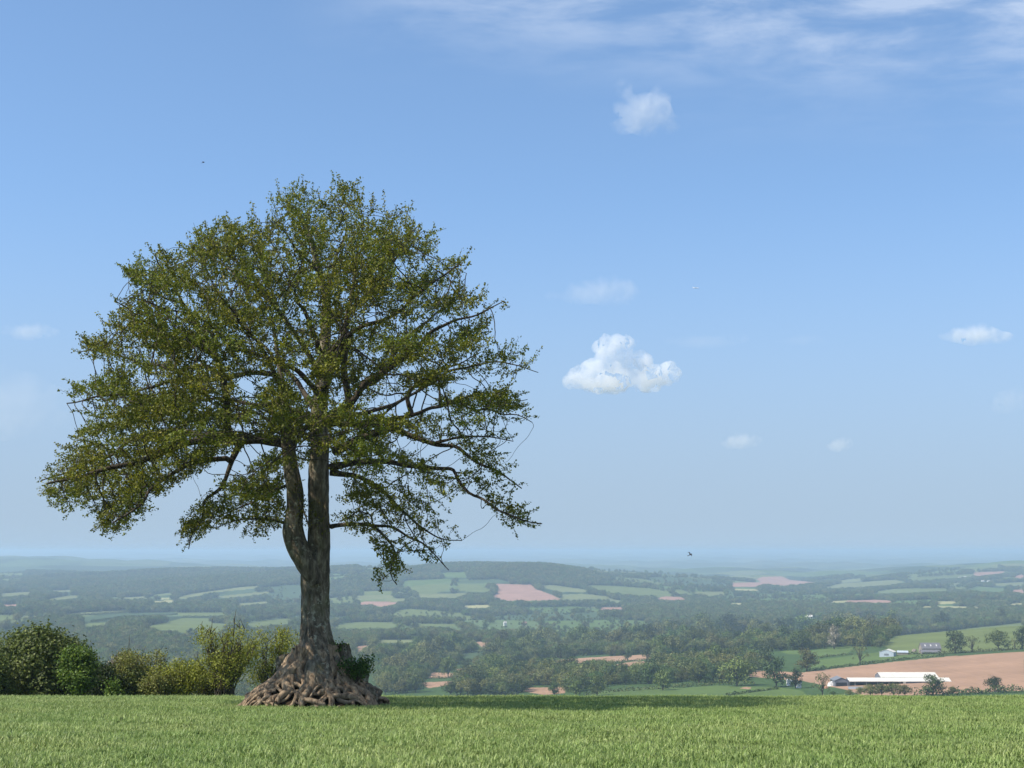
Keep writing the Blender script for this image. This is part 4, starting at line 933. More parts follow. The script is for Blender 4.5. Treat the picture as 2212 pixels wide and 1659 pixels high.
# belts and woods of single trees (polygon of the trees' feet, spacing in px, height range)
BELTS = [
 ('oak in the row along the ridge top', 'ridge row', crop5([(1010,822),(1500,785),(2230,712),(2230,700),(1500,770),(1010,800)]), 15, 8, (27,41), .8),
 ('tree in the dense wood on the ridge', 'ridge wood', crop4([(200,965),(600,965),(650,1005),(860,945),(1260,895),(1650,920),(2000,900),(2330,880),(2480,830),(2330,740),(1500,780),(950,760),(350,830)]), 21, 11, (33,48), 1),
 ('tree at the farm end of the ridge wood', 'farm end wood', crop5([(330,925),(600,925),(900,965),(920,880),(1020,830),(1000,790),(400,800)]), 19, 11, (37,52), 1),
 ('tree in the belt above the smooth pasture', 'belt above pasture', crop4([(0,1240),(300,1212),(850,1192),(1180,1195),(1480,1180),(1600,1060),(1240,1010),(1000,1040),(640,1080),(260,1095),(0,1080)]), 21, 12, (35,50), 1),
 ('tree in the wood right behind the root mound', 'root mound wood', crop3([(30,960),(400,905),(1000,895),(1060,945),(900,995),(830,1070),(680,1085),(620,1150),(540,1175),(540,1280),(250,1300),(200,1200),(60,1020)]), 22, 13, (35,48), 1),
 ('tree in the wood between the red strips near the crest', 'crest wood', crop3([(870,1190),(1100,1115),(1500,1095),(1900,1110),(2100,1140),(2100,1250),(1850,1285),(1830,1222),(1480,1222),(1440,1300),(700,1305),(860,1220)]), 22, 13, (35,48), 1),
 ('tree in the wood above the long red fields', 'middle wood', crop3([(1150,950),(1300,935),(1650,965),(1650,995),(1060,1085),(1040,1035),(1150,990),(1180,880),(1600,850),(2212,870),(2212,940),(1700,975),(1200,930)]), 24, 14, (33,46), 1),
]
desc = ['deep green round', 'olive toned round', 'dark round', 'deep green tall', 'olive toned tall', 'dark tall', 'deep green egg shaped', 'olive toned egg shaped', 'dark egg shaped', 'thin olive toned']
nwood = 0
for (lb, grp, P, sx_, sy_, hr, dens_) in BELTS:
    xs = [p[0] for p in P]; ys = [p[1] for p in P]; row = min(ys); k = 0
    pts = []
    while row < max(ys) + 2:
        x = min(xs) + (k % 2) * sx_ / 2
        while x < max(xs):
            pts.append((x + rt.uniform(-.35, .35) * sx_, row + rt.uniform(-.35, .35) * sy_)); x += sx_
        row += sy_; k += 1
    pts = np.array(pts); m = inpoly(pts[:, 0], pts[:, 1], P)
    m &= ~field_conflict(pts[:, 0], pts[:, 1], np.full(len(pts), np.mean(hr)), .55)
    for (x, row) in pts[m]:
        if -40 < x < 2250:
            kd = rt.choice(['round', 'wide', 'egg', 'tall', 'wide', 'round']); mi = rt.choice([0, 0, 1, 1, 2])
            if rt.random() < .06: kd, mi = 'sparse', 1
            word = {0: 'deep green', 1: 'olive toned', 2: 'dark'}[mi] + ' ' + {'round': 'round', 'egg': 'egg shaped', 'tall': 'tall', 'wide': 'broad', 'sparse': 'thin crowned'}[kd]
            tree_at(float(x), float(row), rt.uniform(*hr), kd, mi, word + ' ' + lb, None, 'woodland_tree', 'tree', word + ' trees, ' + grp, False); nwood += 1
print('wood trees', nwood)

# ------------------------------------------------------------------ hedges
M_HEDGE = leaf_mat('hedge_leaf', [(0, (.04, .06, .018)), (.6, (.08, .11, .03)), (1, (.125, .15, .045))], .1, .3)
def hedge(P, h, label, wid=2.2, dens_=1.0):
    G = []
    for (x0, y0), (x1, y1) in zip(P[:-1], P[1:]):
        n = max(2, int(math.hypot(x1 - x0, y1 - y0) / 2))
        for s in np.arange(n) / n: G.append(hit(x0 + (x1 - x0) * s, y0 + (y1 - y0) * s))
    G = np.array(G); d = np.r_[0, np.cumsum(np.linalg.norm(np.diff(G, axis=0), axis=1))]
    keep = np.r_[True, np.diff(d) > .01]; G, d = G[keep], d[keep]
    n = int(d[-1] * 8 * dens_ * max(1, h / 2.5)); q = rng.uniform(0, d[-1], n)
    C = np.stack([np.interp(q, d, G[:, k]) for k in range(3)], 1)
    hv = h * (1 + .3 * np.sin(q / 7) * np.sin(q / 17 + 1) + .25 * np.sin(q / 2.7 + 2))
    a = rng.uniform(0, math.pi, n)
    C += np.stack([rng.normal(size=n) * wid * .3, rng.normal(size=n) * wid * .35, np.abs(np.sin(a)) * hv * rng.uniform(.4, 1, n)], 1)
    v, f, r = leaves(C, rng.uniform(.7, 1.3, n), .8); mid = G[len(G) // 2]
    o = mesh_np('hedge', v - mid, f, [M_HEDGE], attrs={'rnd': r}); o.location = mid; tag(o, label, 'hedge', 'field hedges'); return o
HEDGES = [
 (crop5([(200,1168),(700,1108),(1150,1052),(1500,1025)]), 2.2, 'clipped hedge along the upper edge of the wide red field'),
 (crop5([(1400,1012),(1800,990),(2212,962)]), 3.0, 'dark hedge under the oaks at the top of the wide red field'),
 (crop5([(1180,1402),(1400,1396),(1700,1385),(2212,1362)]), 4.0, 'thick bushy hedge at the bottom of the wide red field'),
 (crop4([(260,1022),(400,1005),(620,985)]), 2.2, 'hedge between the two long red fields'),
 (crop4([(-300,1035),(-112,1037),(0,1025),(200,1020)]), 2.2, 'hedge under the upper long red field'),
 (crop4([(640,965),(860,962),(1100,948),(1280,928)]), 2.5, 'hedge under the thin green field by the ridge wood'),
 (crop4([(870,925),(1060,900),(1260,892)]), 2.5, 'hedge above the thin green field by the ridge wood'),
 (crop4([(0,1302),(300,1268),(600,1250),(850,1232),(1100,1215),(1500,1200)]), 3.0, 'long hedge between the smooth pasture and the tree belt'),
 (crop4([(1230,1306),(1450,1275),(1700,1245)]), 1.6, 'thin hedge running across the smooth pasture'),
 (crop5([(0,978),(300,950),(600,925)]), 3.5, 'dark hedge under the farm end of the ridge wood'),
 (crop5([(270,1050),(440,1028),(620,1012)]), 2.0, 'hedge cutting the meadow beside the grey sheds'),
 (crop5([(1000,1012),(1200,1010),(1420,1012)]), 2.0, 'scrubby hedge in front of the stone barn'),
 (crop5([(1050,820),(1500,785),(2212,712)]), 3.0, 'hedge beneath the row of oaks on the ridge top'),
 (crop3([(-190,655),(0,652),(360,656)]), 4.0, 'hedge above the bright valley pasture'),
 (crop3([(-150,738),(0,736),(340,732)]), 4.5, 'hedge below the bright valley pasture'),
 (crop3([(170,803),(600,805),(1070,802)]), 4.0, 'long hedge above the pale green strip'),
 (crop3([(450,670),(900,673)]), 4.0, 'hedge above the little valley pasture'),
 (crop3([(600,1160),(760,1155),(905,1150)]), 2.5, 'hedge under the patch behind the lone parkland oak'),
 (crop1([(640,628),(880,595),(1260,578)]), 4.0, 'hedge under the dark green field'),
 (crop1([(1290,594),(1590,592)]), 4.0, 'straight hedge along the top of the broad green field'),
 (crop1([(390,588),(600,578),(900,556),(1240,553),(1600,557)]), 4.0, 'long hedge between the dark green field and the pale strip'),
]
for P, h, lb in HEDGES: hedge(P, h, lb)
THICK = [(1858,1503,18,1,.9),(1880,1504,24,1,1.2),(1905,1504,26,1,1.2),(1930,1504,27,1,1.2),(1955,1504,23,1,1.1),(2058,1502,18,1,1.0),(1835,1504,14,1,1.0),(1800,1504,10,0,1.2)]
for k, (x, row, h, mi, a) in enumerate(THICK):
    tree_at(x, row, h, 'wide', mi, ['olive thicket bush in front of the open barn', 'tall olive thicket bush hiding the foot of the barn', 'broad olive thicket bush under the barn roof', 'tallest olive thicket bush before the white roof', 'olive thicket bush nearest the round dark oak', 'greyish twiggy bush in the hedge beside the round dark oak', 'low bush under the dark gabled shed', 'low green bush at the end of the farm track'][k], h * 1.35 * a, 'thicket_bush', 'bush', 'thicket in front of the barn', False)
# ------------------------------------------------------------------ farm buildings
M_WROOF = plain('white_sheet_roof', (.62, .58, .50), .5, .12, .3, .3)
M_GREYW = plain('grey_cladding', (.16, .17, .19), .7, .12, .5)
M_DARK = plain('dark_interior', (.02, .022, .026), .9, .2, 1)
M_CONC = plain('concrete', (.42, .40, .35), .85, .12, .5)
M_BLUEW = plain('pale_blue_boards', (.40, .45, .50), .7, .1, .5)
M_SLATE = plain('slate_roof', (.15, .145, .155), .7, .18, .8)
M_STONE = plain('stone_wall', (.26, .22, .18), .9, .2, .6)
M_WHITE = plain('white_render', (.80, .78, .74), .7, .05, .5)
M_TILE = plain('tile_roof', (.20, .13, .10), .8, .2, .8)
M_LIGHT = plain('skylight', (.62, .60, .56), .4, .05, 1)
def box(bm, x0, x1, y0, y1, z0, z1):
    v = [bm.verts.new(p) for p in ((x0,y0,z0),(x1,y0,z0),(x1,y1,z0),(x0,y1,z0),(x0,y0,z1),(x1,y0,z1),(x1,y1,z1),(x0,y1,z1))]
    for f in ((0,3,2,1),(4,5,6,7),(0,1,5,4),(1,2,6,5),(2,3,7,6),(3,0,4,7)): bm.faces.new([v[i] for i in f])
def slab(bm, x0, x1, ya, za, yb, zb, th=.18):
    v = [bm.verts.new(p) for p in ((x0,ya,za),(x1,ya,za),(x1,yb,zb),(x0,yb,zb),(x0,ya,za+th),(x1,ya,za+th),(x1,yb,zb+th),(x0,yb,zb+th))]
    for f in ((0,3,2,1),(4,5,6,7),(0,1,5,4),(1,2,6,5),(2,3,7,6),(3,0,4,7)): bm.faces.new([v[i] for i in f])
def part(name, bm, m, parent):
    bmesh.ops.recalc_face_normals(bm, faces=bm.faces); me = bpy.data.meshes.new(name); bm.to_mesh(me); bm.free(); me.materials.append(m)
    return link(bpy.data.objects.new(name, me), parent)
def gable_end(bm, x, y0, y1, z0, z1, zr, th=.15):
    ym = (y0 + y1) / 2
    for xx in (x,):
        v = [bm.verts.new((xx, y, z)) for y, z in ((y0,z0),(y1,z0),(y1,z1),(ym,zr),(y0,z1))]; w_ = [bm.verts.new((xx + th, y, z)) for y, z in ((y0,z0),(y1,z0),(y1,z1),(ym,zr),(y0,z1))]
        bm.faces.new(v); bm.faces.new(w_[::-1])
        for i in range(5): bm.faces.new((v[i], v[(i + 1) % 5], w_[(i + 1) % 5], w_[i]))
def gabled(name, label, cat, px, row, L, Wd, eave, ridge, wall, roof, rot=0.0, openfront=False, skyl=0, posts=0, group=None, loc=None, chim=False, windows=0, base=-1.5):
    g = loc if loc is not None else hit(px, row); o = empty(name, g, R(rot)); hx, hy = L / 2, Wd / 2
    bm = bmesh.new(); gable_end(bm, -hx, -hy, hy, base, eave, ridge); gable_end(bm, hx - .15, -hy, hy, base, eave, ridge)
    box(bm, -hx + .15, hx - .15, hy - .15, hy, base, eave)
    if not openfront: box(bm, -hx + .15, hx - .15, -hy, -hy + .15, base, eave)
    else: box(bm, -hx + .15, hx - .15, -hy, -hy + .15, eave - .5, eave)
    part('wall', bm, wall, o)
    ov = .4
    for s in (-1, 1):
        bm = bmesh.new(); dz = (ridge - eave) / hy * ov
        slab(bm, -hx - .3, hx + .3, s * (hy + ov), eave - dz + .02, 0.0 + (.001 * s), ridge + .02)
        rf = part('roof', bm, roof, o)
        if s < 0 and skyl:
            for k in range(skyl):
                bm = bmesh.new(); xk = -hx + L * (k + .7) / (skyl + .4); a0, a1 = .35, .65
                slab(bm, xk - .5, xk + .5, -hy * (1 - a0), eave + (ridge - eave) * a0 + .21, -hy * (1 - a1), eave + (ridge - eave) * a1 + .21, .05); part('skylight', bm, M_LIGHT, rf)
    for k in range(posts):
        bm = bmesh.new(); xk = -hx + L * (k + .5) / posts; box(bm, xk - .15, xk + .15, -hy - .02, -hy + .25, base, eave - .5); part('post', bm, M_CONC, o)
    if chim:
        bm = bmesh.new(); box(bm, hx * .6, hx * .6 + .7, -.35, .35, ridge - .6, ridge + 1.0); part('chimney', bm, M_TILE, o)
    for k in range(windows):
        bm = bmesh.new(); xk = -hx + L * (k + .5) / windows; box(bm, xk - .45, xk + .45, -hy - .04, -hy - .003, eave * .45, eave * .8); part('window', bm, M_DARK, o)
    tag(o, label, cat, group); return o
g = hit(1940, 1480); sc = g.y / F
gl = Vector((g.x, g.y, g.z))
# long low open-fronted cattle shed with a white roof; the big shed behind it; their low neighbour
fl = hit(1850, 1480)
def fl_at(px, dy): 
    t, e = ray(px, 1480); y = fl.y + dy; return Vector((float(t) * y, y, ground(float(t) * y, y)))
p0, p1 = fl_at(1831, 0), fl_at(2049, 0); Lf = p1.x - p0.x
ob = gabled('cattle_shed', 'long low farm shed with a white roof and a dark open front', 'barn', 0, 0, Lf, 11, 9.5 * sc, 15.5 * sc, M_GREYW, M_WROOF, 0, True, 0, 9, loc=Vector(((p0.x + p1.x) / 2, fl.y, fl.z)))
bm = bmesh.new(); box(bm, -Lf * .5 + Lf * .56, Lf * .5 - .3, -5.6, -5.35, -1.5, 7.5 * sc); part('side_panel', bm, M_GREYW, ob)
bm = bmesh.new(); box(bm, -Lf * .5 + Lf * .53, -Lf * .5 + Lf * .555, -5.9, -5.3, -1.5, 9 * sc); part('pillar', bm, M_CONC, ob)
q0, q1 = fl_at(1898, 14), fl_at(2020, 14)
gabled('livestock_barn', 'big white roofed barn standing behind the long low shed', 'barn', 0, 0, q1.x - q0.x, 17, 13 * sc, 21 * sc, M_GREYW, M_WROOF, loc=Vector(((q0.x + q1.x) / 2, fl.y + 15, fl.z + .6)), skyl=6)
s0 = fl_at(1816, -2); og = gabled('gabled_shed', 'dark grey gabled shed at the end of the long white roof', 'shed', 0, 0, 14, 30 * sc, 11 * sc, 17 * sc, M_GREYW, M_GREYW, 90, loc=Vector((s0.x, fl.y + 2, fl.z)))
bm = bmesh.new(); box(bm, -7.06, -6.98, -11 * sc, 12 * sc, -.5, 7 * sc); part('doorway_shade', bm, M_DARK, og)  # flat near-black panel on the closed gable, shade of an open front as colour
t0 = fl_at(1791, -12)
def tarp(px, row, w_, h_, label, name='tarpaulin', dy=0, m=M_WHITE):
    g = hit(px, row); bm = bmesh.new(); bmesh.ops.create_icosphere(bm, subdivisions=3, radius=1)
    for v in bm.verts: 
        k = 1 + .25 * noise.noise(v.co * 2 + Vector((px, 0, 0))); v.co = Vector((v.co.x * w_ * k, v.co.y * w_ * .6 * k, max(-.2, v.co.z) * h_ * k))
    me = bpy.data.meshes.new(name); bm.to_mesh(me); bm.free(); me.materials.append(m); o = link(bpy.data.objects.new(name, me)); o.location = g; tag(o, label, 'tarpaulin'); return o
tarp(1795, 1482, 2.4, 3.0, 'white sheeted heap beside the dark gabled shed')
tarp(1784, 1487, 1.8, 1.5, 'reddish heap of soil by the white sheeted heap', 'soil_heap', m=plain('red_soil', (.40, .20, .12), .95, .15, 1))['category'] = 'heap'
g = hit(1848, 1488); o = empty('yard_wall', g, R(-8)); bm = bmesh.new(); box(bm, -4.5, 4.5, -.15, .15, -1, 1.3); part('wall', bm, M_BLUEW, o); bm = bmesh.new(); box(bm, -4.6, 4.6, -.22, .22, 1.303, 1.5); part('coping', bm, M_CONC, o); tag(o, 'pale low wall in front of the open shed', 'wall')
for (x, row, lb) in ((1725.5, 1486, 'small white pump house beside the narrow dark tree'), (1704.5, 1481, 'small white hut behind the tallest round tree')):
    gabled('hut', lb, 'hut', x, row, 2.6, 2.6, 3.4, 4.1, M_WHITE, M_WHITE, 10)
# upper farm: pale blue-grey sheds and the stone barn
u0 = hit(1918, 1418); su = u0.y / F
oa = gabled('timber_shed', 'pale blue grey shed with a white roof above the red field', 'shed', 1918, 1418, 9.5, 30 * su, 10 * su, 15 * su, M_BLUEW, M_WROOF, 62, windows=0)
bm = bmesh.new(); box(bm, -4.8, -4.74, -2, 2, 1.0, 2.6); part('window', bm, M_GREYW, oa)
gabled('lean_to', 'low pale stone lean-to joined to the blue grey shed', 'shed', 1950, 1414, 22 * su, 6, 5 * su, 8 * su, M_STONE, M_BLUEW, -14)
gabled('stone_barn', 'stone barn with a slate roof and three small skylights', 'barn', 2009, 1409, 42 * su, 9, 9 * su, 20 * su, M_STONE, M_SLATE, 3, skyl=3)
g = hit(2009, 1411); o = gabled('lean_to', 'lower slate roofed lean-to along the front of the stone barn', 'shed', 2009, 1412, 40 * su, 5, 3.5 * su, 8 * su, M_STONE, M_SLATE, 3)
g = hit(1975, 1412); tarp(1975, 1408, 2.2, 2.6, 'brownish rubble heap between the lean-to and the stone barn', 'rubble_heap', m=M_STONE)['category'] = 'heap'
# far houses in the vale
HOUSES = [(1133,1354,9,'bright white house among dark trees in the middle of the vale'),(1091,1352,6,'pale house beside the clump near the bright white house'),(830,1265,6,'tiny white house on the hill slope under the drooping branches'),
 (1012,1302,7,'grey roofed house in the hamlet under the pink field'),(1025,1303,6,'cream house in the hamlet under the pink field'),(829,1323,4,'tiny white cottage in the vale beside the trunk'),
 (1748,1341,14,'large pale roofed shed in the vale behind the ridge wood'),(1768,1338,6,'small pale shed behind the ridge wood'),(1684,1306,8,'long pale roofed building far out in the vale'),(1704,1306,9,'wide pale roofed building far out in the vale'),
 (1375,1326,8,'pale farm roof among the vale woods above the ridge end'),(2056,1259,5,'white house at the near end of the hillside village'),(2074,1252,6,'long pale house at the top of the hillside village'),(2085,1251,6,'white house in the middle of the hillside village'),(2098,1250,5,'white house at the far end of the hillside village'),(2081,1260,4,'small white house below the hillside village'),(2123,1259,5,'pale house beside the village wood'),(2136,1260,6,'long white house beside the village wood'),
 (1822,1294,5,'white cottage beside the thin pink and yellow field'),(1892,1291,5,'white cottage at the end of the thin pink field'),(1775,1273,5,'tiny white building in the far vale'),(2180,1290,4,'white cottage near the frame edge in the vale')]
for (x, row, wpx, lb) in HOUSES:
    g = hit(x, row); s = g.y / F; L = wpx * s
    gabled('house', lb, 'house', x, row, L, min(L, 8.5) * .8, min(L * .35, 4.8) + 4, min(L * .35, 4.8) + 7.0, M_WHITE, M_WROOF if wpx > 7 and x != 1133 else M_TILE if wpx == 9 else M_CONC, rt.uniform(-25, 25), group='houses in the vale', chim=(L < 16), windows=3 if wpx >= 6 else 0, base=-3)

# ------------------------------------------------------------------ far woodland: one mass, instanced tree meshes
def sample_far(n):
    y = np.exp(np.log(1500) + (np.log(9500) - np.log(1500)) * rng.random(n) ** .72); t = rng.uniform(-.44, .44, n); return t, y
N = 420000
y = np.sqrt(rng.uniform(850 ** 2, 6800 ** 2, N)); t = rng.uniform(-.42, .42, N); x = t * y; z = tz(t, y)
px, py = to_px(t, z / y)
hh, ed = cells(x, y, 270.0)
wc = (hh * 13.7 % 1) < np.interp(y, [600, 2000, 3500, 4200, 9000], [.55, .40, .40, .30, .30])
wc |= inpoly(px, py, [(0,1262),(60,1255),(330,1240),(650,1240),(690,1258),(400,1285),(150,1290),(0,1292)]) & (y > 3800)
wc |= inpoly(px, py, [(820,1240),(950,1222),(1100,1222),(1230,1240),(1290,1262),(1200,1262),(1050,1250),(930,1238),(860,1250)]) & (y > 3800)
lowm = inpoly(px, py, [(-50,1385),(330,1378),(480,1385),(640,1420),(640,1520),(-50,1520)]); wc |= lowm
# visibility against the fields
col_vis = np.zeros(N, bool); infield = np.zeros(N, bool); rim = np.zeros(N, bool)
for nm, lb, c, P in FIELDS:
    inside = inpoly(px, py, P); infield |= inside
    cx_ = np.mean([p[0] for p in P]); cy_ = np.mean([p[1] for p in P]); hp = (max(p[1] for p in P) - min(p[1] for p in P)); wp = max(p[0] for p in P) - min(p[0] for p in P)
    grown = inpoly(cx_ + (px - cx_) * wp / (wp + 9), cy_ + (py - cy_) * hp / (hp + 4.5), P); rim |= grown & ~inside
dens_ = np.where(wc, .85, np.where(ed < 9, .75, .04))
dens_ = np.where(rim, .8, dens_); dens_ = np.where(infield, 0, dens_)
below = infield.copy()
# keep field fronts open: a tree must not stand so close in front of a field that it hides it
hpx = 12.0 / y * F
for nm, lb, c, P in FIELDS: rim |= inpoly(px, py - 1.5 * hpx, P)
dens_ = np.where(rim, .8, dens_); dens_ = np.where(field_conflict(px, py, hpx), 0, dens_)
dens_ *= np.interp(y, [1300, 2500, 6800], [.55, 1, .5])
near_ok = (y > 1750) | lowm | ((px < 700) & (y > 1300)) | ((px > 660) & (px < 1250) & (py < 1410) & (y > 1500)) 
inb = np.zeros(N, bool)
for b_ in BELTS: inb |= inpoly(px, py, b_[2])
inb &= (y < 2000) & (px > 600)
dens_ = np.where(inb & ~field_conflict(px, py, hpx, .8), .5, dens_)
near_ok |= inb
m = (rng.random(N) < dens_) & near_ok
rmin = PY[np.searchsorted(YS, np.clip(y, 61, 47000)) - 1, 0]
px, py, x, y, z = px[m], py[m], x[m], y[m], z[m]; low_ = (~wc & ~rim & ~inb & (rng.random(N) < .8))[m]
# drop what the nearer ground hides
jt = np.clip(np.searchsorted(tcols, x / y), 0, NT - 1); iy_ = np.clip(np.searchsorted(YS, y) - 2, 0, NY - 1)
RM = np.minimum.accumulate(np.minimum(PY, 1506), axis=0)
m = py - 14.0 / y * F < RM[iy_, jt]
x, y, z, low_ = x[m], y[m], z[m], low_[m]; n = len(x); print('far trees', n)
pts = bpy.data.meshes.new('far_woodland'); pts.vertices.add(n); pts.vertices.foreach_set('co', np.stack([x, y, z - .3], 1).astype(np.float32).ravel())
a = pts.attributes.new('size', 'FLOAT', 'POINT'); a.data.foreach_set('value', (np.where(low_, rng.uniform(3, 6, n), rng.uniform(7.5, 14.5, n)) * np.interp(y, [1500, 7000], [1, 1.15])).astype(np.float32))
a = pts.attributes.new('turn', 'FLOAT', 'POINT'); a.data.foreach_set('value', rng.uniform(0, 6.28, n).astype(np.float32))
a = pts.attributes.new('pick', 'INT', 'POINT'); a.data.foreach_set('value', rng.integers(0, 4, n).astype(np.int32))
def instancer(name, pts, objs):
    ng = bpy.data.node_groups.new(name, 'GeometryNodeTree')
    ng.interface.new_socket('Geometry', in_out='INPUT', socket_type='NodeSocketGeometry'); ng.interface.new_socket('Geometry', in_out='OUTPUT', socket_type='NodeSocketGeometry')
    gi_, go_ = ng.nodes.new('NodeGroupInput'), ng.nodes.new('NodeGroupOutput'); ip = ng.nodes.new('GeometryNodeInstanceOnPoints'); jn = ng.nodes.new('GeometryNodeJoinGeometry')
    for ob in objs[::-1]:
        oi = ng.nodes.new('GeometryNodeObjectInfo'); oi.inputs['Object'].default_value = ob; oi.inputs['As Instance'].default_value = True; oi.transform_space = 'ORIGINAL'; ng.links.new(oi.outputs['Geometry'], jn.inputs[0])
    def attr(nm, ty):
        q = ng.nodes.new('GeometryNodeInputNamedAttribute'); q.data_type = ty; q.inputs[0].default_value = nm; return q.outputs[0]
    ip.inputs['Pick Instance'].default_value = True
    ng.links.new(gi_.outputs[0], ip.inputs['Points']); ng.links.new(jn.outputs[0], ip.inputs['Instance']); ng.links.new(attr('pick', 'INT'), ip.inputs['Instance Index'])
    cx = ng.nodes.new('ShaderNodeCombineXYZ'); ng.links.new(attr('turn', 'FLOAT'), cx.inputs[2]); ng.links.new(cx.outputs[0], ip.inputs['Rotation']); ng.links.new(attr('size', 'FLOAT'), ip.inputs['Scale'])
    ng.links.new(ip.outputs[0], go_.inputs[0])
    o = link(bpy.data.objects.new(name, pts)); md = o.modifiers.new('scatter', 'NODES'); md.node_group = ng; return o
wt_objs = []
for kk in (('round', 0), ('wide', 1), ('egg', 1), ('wide', 0)):  # paler green and olive crowns only: thicker far haze put into leaf colour
    for o in COL.objects:
        if o.name.startswith('woodland_tree') and o.data == PROTO[kk][2]: wt_objs.append(o); break
o = instancer('far_woodland', pts, wt_objs); tag(o, 'mass of far trees and hedgerows filling the hazy vale', 'woodland', kind='stuff')

# ------------------------------------------------------------------ the green crop
M_CROP = None
m, nt, out = mat('crop_blade')
at_ = nd(nt, 'ShaderNodeAttribute', attribute_name='rnd'); g_ = nd(nt, 'ShaderNodeNewGeometry'); oi = nd(nt, 'ShaderNodeObjectInfo')
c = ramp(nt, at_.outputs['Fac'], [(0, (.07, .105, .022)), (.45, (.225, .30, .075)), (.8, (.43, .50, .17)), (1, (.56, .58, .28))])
pn = noise_n(nt, g_.outputs['Position'], .28, 4, .6)
c = mixc(nt, ramp(nt, pn, [(.38, (0, 0, 0)), (.64, (.5, .5, .5))]), c, (.15, .25, .05))
hs = nd(nt, 'ShaderNodeHueSaturation', {'Value': math_(nt, 'MULTIPLY_ADD', oi.outputs['Random'], .5, .75), 'Color': c})
d = nd(nt, 'ShaderNodeBsdfPrincipled', {'Base Color': hs.outputs[0], 'Roughness': .5, 'Specular IOR Level': .35})
tr_ = nd(nt, 'ShaderNodeBsdfTranslucent', {'Color': hs.outputs[0]}); mx = nd(nt, 'ShaderNodeMixShader', {0: .3, 1: d.outputs[0], 2: tr_.outputs[0]}); nt.links.new(mx.outputs[0], out.inputs[0])
M_CROP = m
def tuft(seed, n=26, rad_=.17, hgt=.2):
    r = np.random.default_rng(seed); V = []; Fq = []; RN = []
    for k in range(n):
        a = r.uniform(0, 6.28); p = np.array([rad_ * math.sqrt(r.random()) * math.cos(a), rad_ * math.sqrt(r.random()) * math.sin(a), -.02]); h = hgt * r.uniform(.6, 1.15); bend = r.uniform(.25, 1.0); az = r.uniform(0, 6.28); wd = r.uniform(.0065, .014)
        b = len(V); dr = np.array([math.cos(az), math.sin(az), 0]); sd_ = np.array([-math.sin(az + r.uniform(-.8, .8)), math.cos(az), 0]); rn = r.random()
        for s in (0, .4, .75, 1.0):
            q = p + np.array([0, 0, h * (s - .35 * bend * s ** 3)]) + dr * h * bend * .65 * s ** 2.2; w_ = wd * (1 - .85 * s ** 2)
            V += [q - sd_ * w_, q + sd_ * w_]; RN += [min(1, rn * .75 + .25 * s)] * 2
        for s in range(3): Fq.append([b + 2 * s, b + 2 * s + 1, b + 2 * s + 3, b + 2 * s + 2])
    return np.array(V), np.array(Fq), np.array(RN)
tufts = []
for k in range(5):
    v, f, rn = tuft(40 + k, n=28, rad_=.15, hgt=(.19, .20, .17, .22, .16)[k]); ot = mesh_np('crop_tuft', v, f, [M_CROP], attrs={'rnd': rn})
    yy_ = 24 + 4 * k; ot.location = ((k - 2) * 2.5, yy_, float(znear(yy_))); tag(ot, 'tuft of green cereal blades in the crop', 'grass', 'crop tufts', 'stuff'); tufts.append(ot)
NC = 135000
y = np.sqrt(rng.uniform(18 ** 2, 65 ** 2, NC * 2)); x = rng.uniform(-1, 1, NC * 2) * (y * .36 + 11.0)
keep = rng.random(NC * 2) < np.interp(y, [18, 30, 65], [1, .9, .55]); x, y = x[keep][:NC], y[keep][:NC]
# drill rows: the crop stands in faint lines
keep = ((x - XB) / 2.3) ** 2 + ((y - TY0) / 1.65) ** 2 > 1; x, y = x[keep], y[keep]; n = len(x)
pts = bpy.data.meshes.new('cereal_crop'); pts.vertices.add(n); zc = np.where(y < 60, znear(y), tz(x / y, y)); pts.vertices.foreach_set('co', np.stack([x, y, zc], 1).astype(np.float32).ravel())
a = pts.attributes.new('size', 'FLOAT', 'POINT'); sz = rng.uniform(.7, 1.2, n) * (1 + .18 * np.sin(x * .9 + np.sin(y * .7)) * np.sin(y * .8)); a.data.foreach_set('value', sz.astype(np.float32))
a = pts.attributes.new('turn', 'FLOAT', 'POINT'); a.data.foreach_set('value', rng.uniform(0, 6.28, n).astype(np.float32))
a = pts.attributes.new('pick', 'INT', 'POINT'); a.data.foreach_set('value', rng.integers(0, 5, n).astype(np.int32))
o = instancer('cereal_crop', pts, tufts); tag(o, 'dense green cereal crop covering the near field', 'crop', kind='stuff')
# a darker weed in the crop
g = at(260, 1556, 37.0); g.z = float(znear(37)); wd_ = empty('dock_weed', g); v, f, rn = leaves(rng.normal(size=(60, 3)) * np.array([.16, .12, .07]) + np.array([0, 0, .16]), rng.uniform(.08, .16, 60), .45, up=.8); mesh_np('leaves', v, f, [M_DKSH], wd_, attrs={'rnd': rn})
tb = Tubes(); tb.add(np.array([[0, 0, -.05], [.01, 0, .15], [.03, .01, .34]]), [.012, .01, .006], 5); tb.build('stalk', M_LIMB, wd_); wd_.scale = (.7,) * 3; tag(wd_, 'dark dock weed standing out in the paler crop', 'weed')

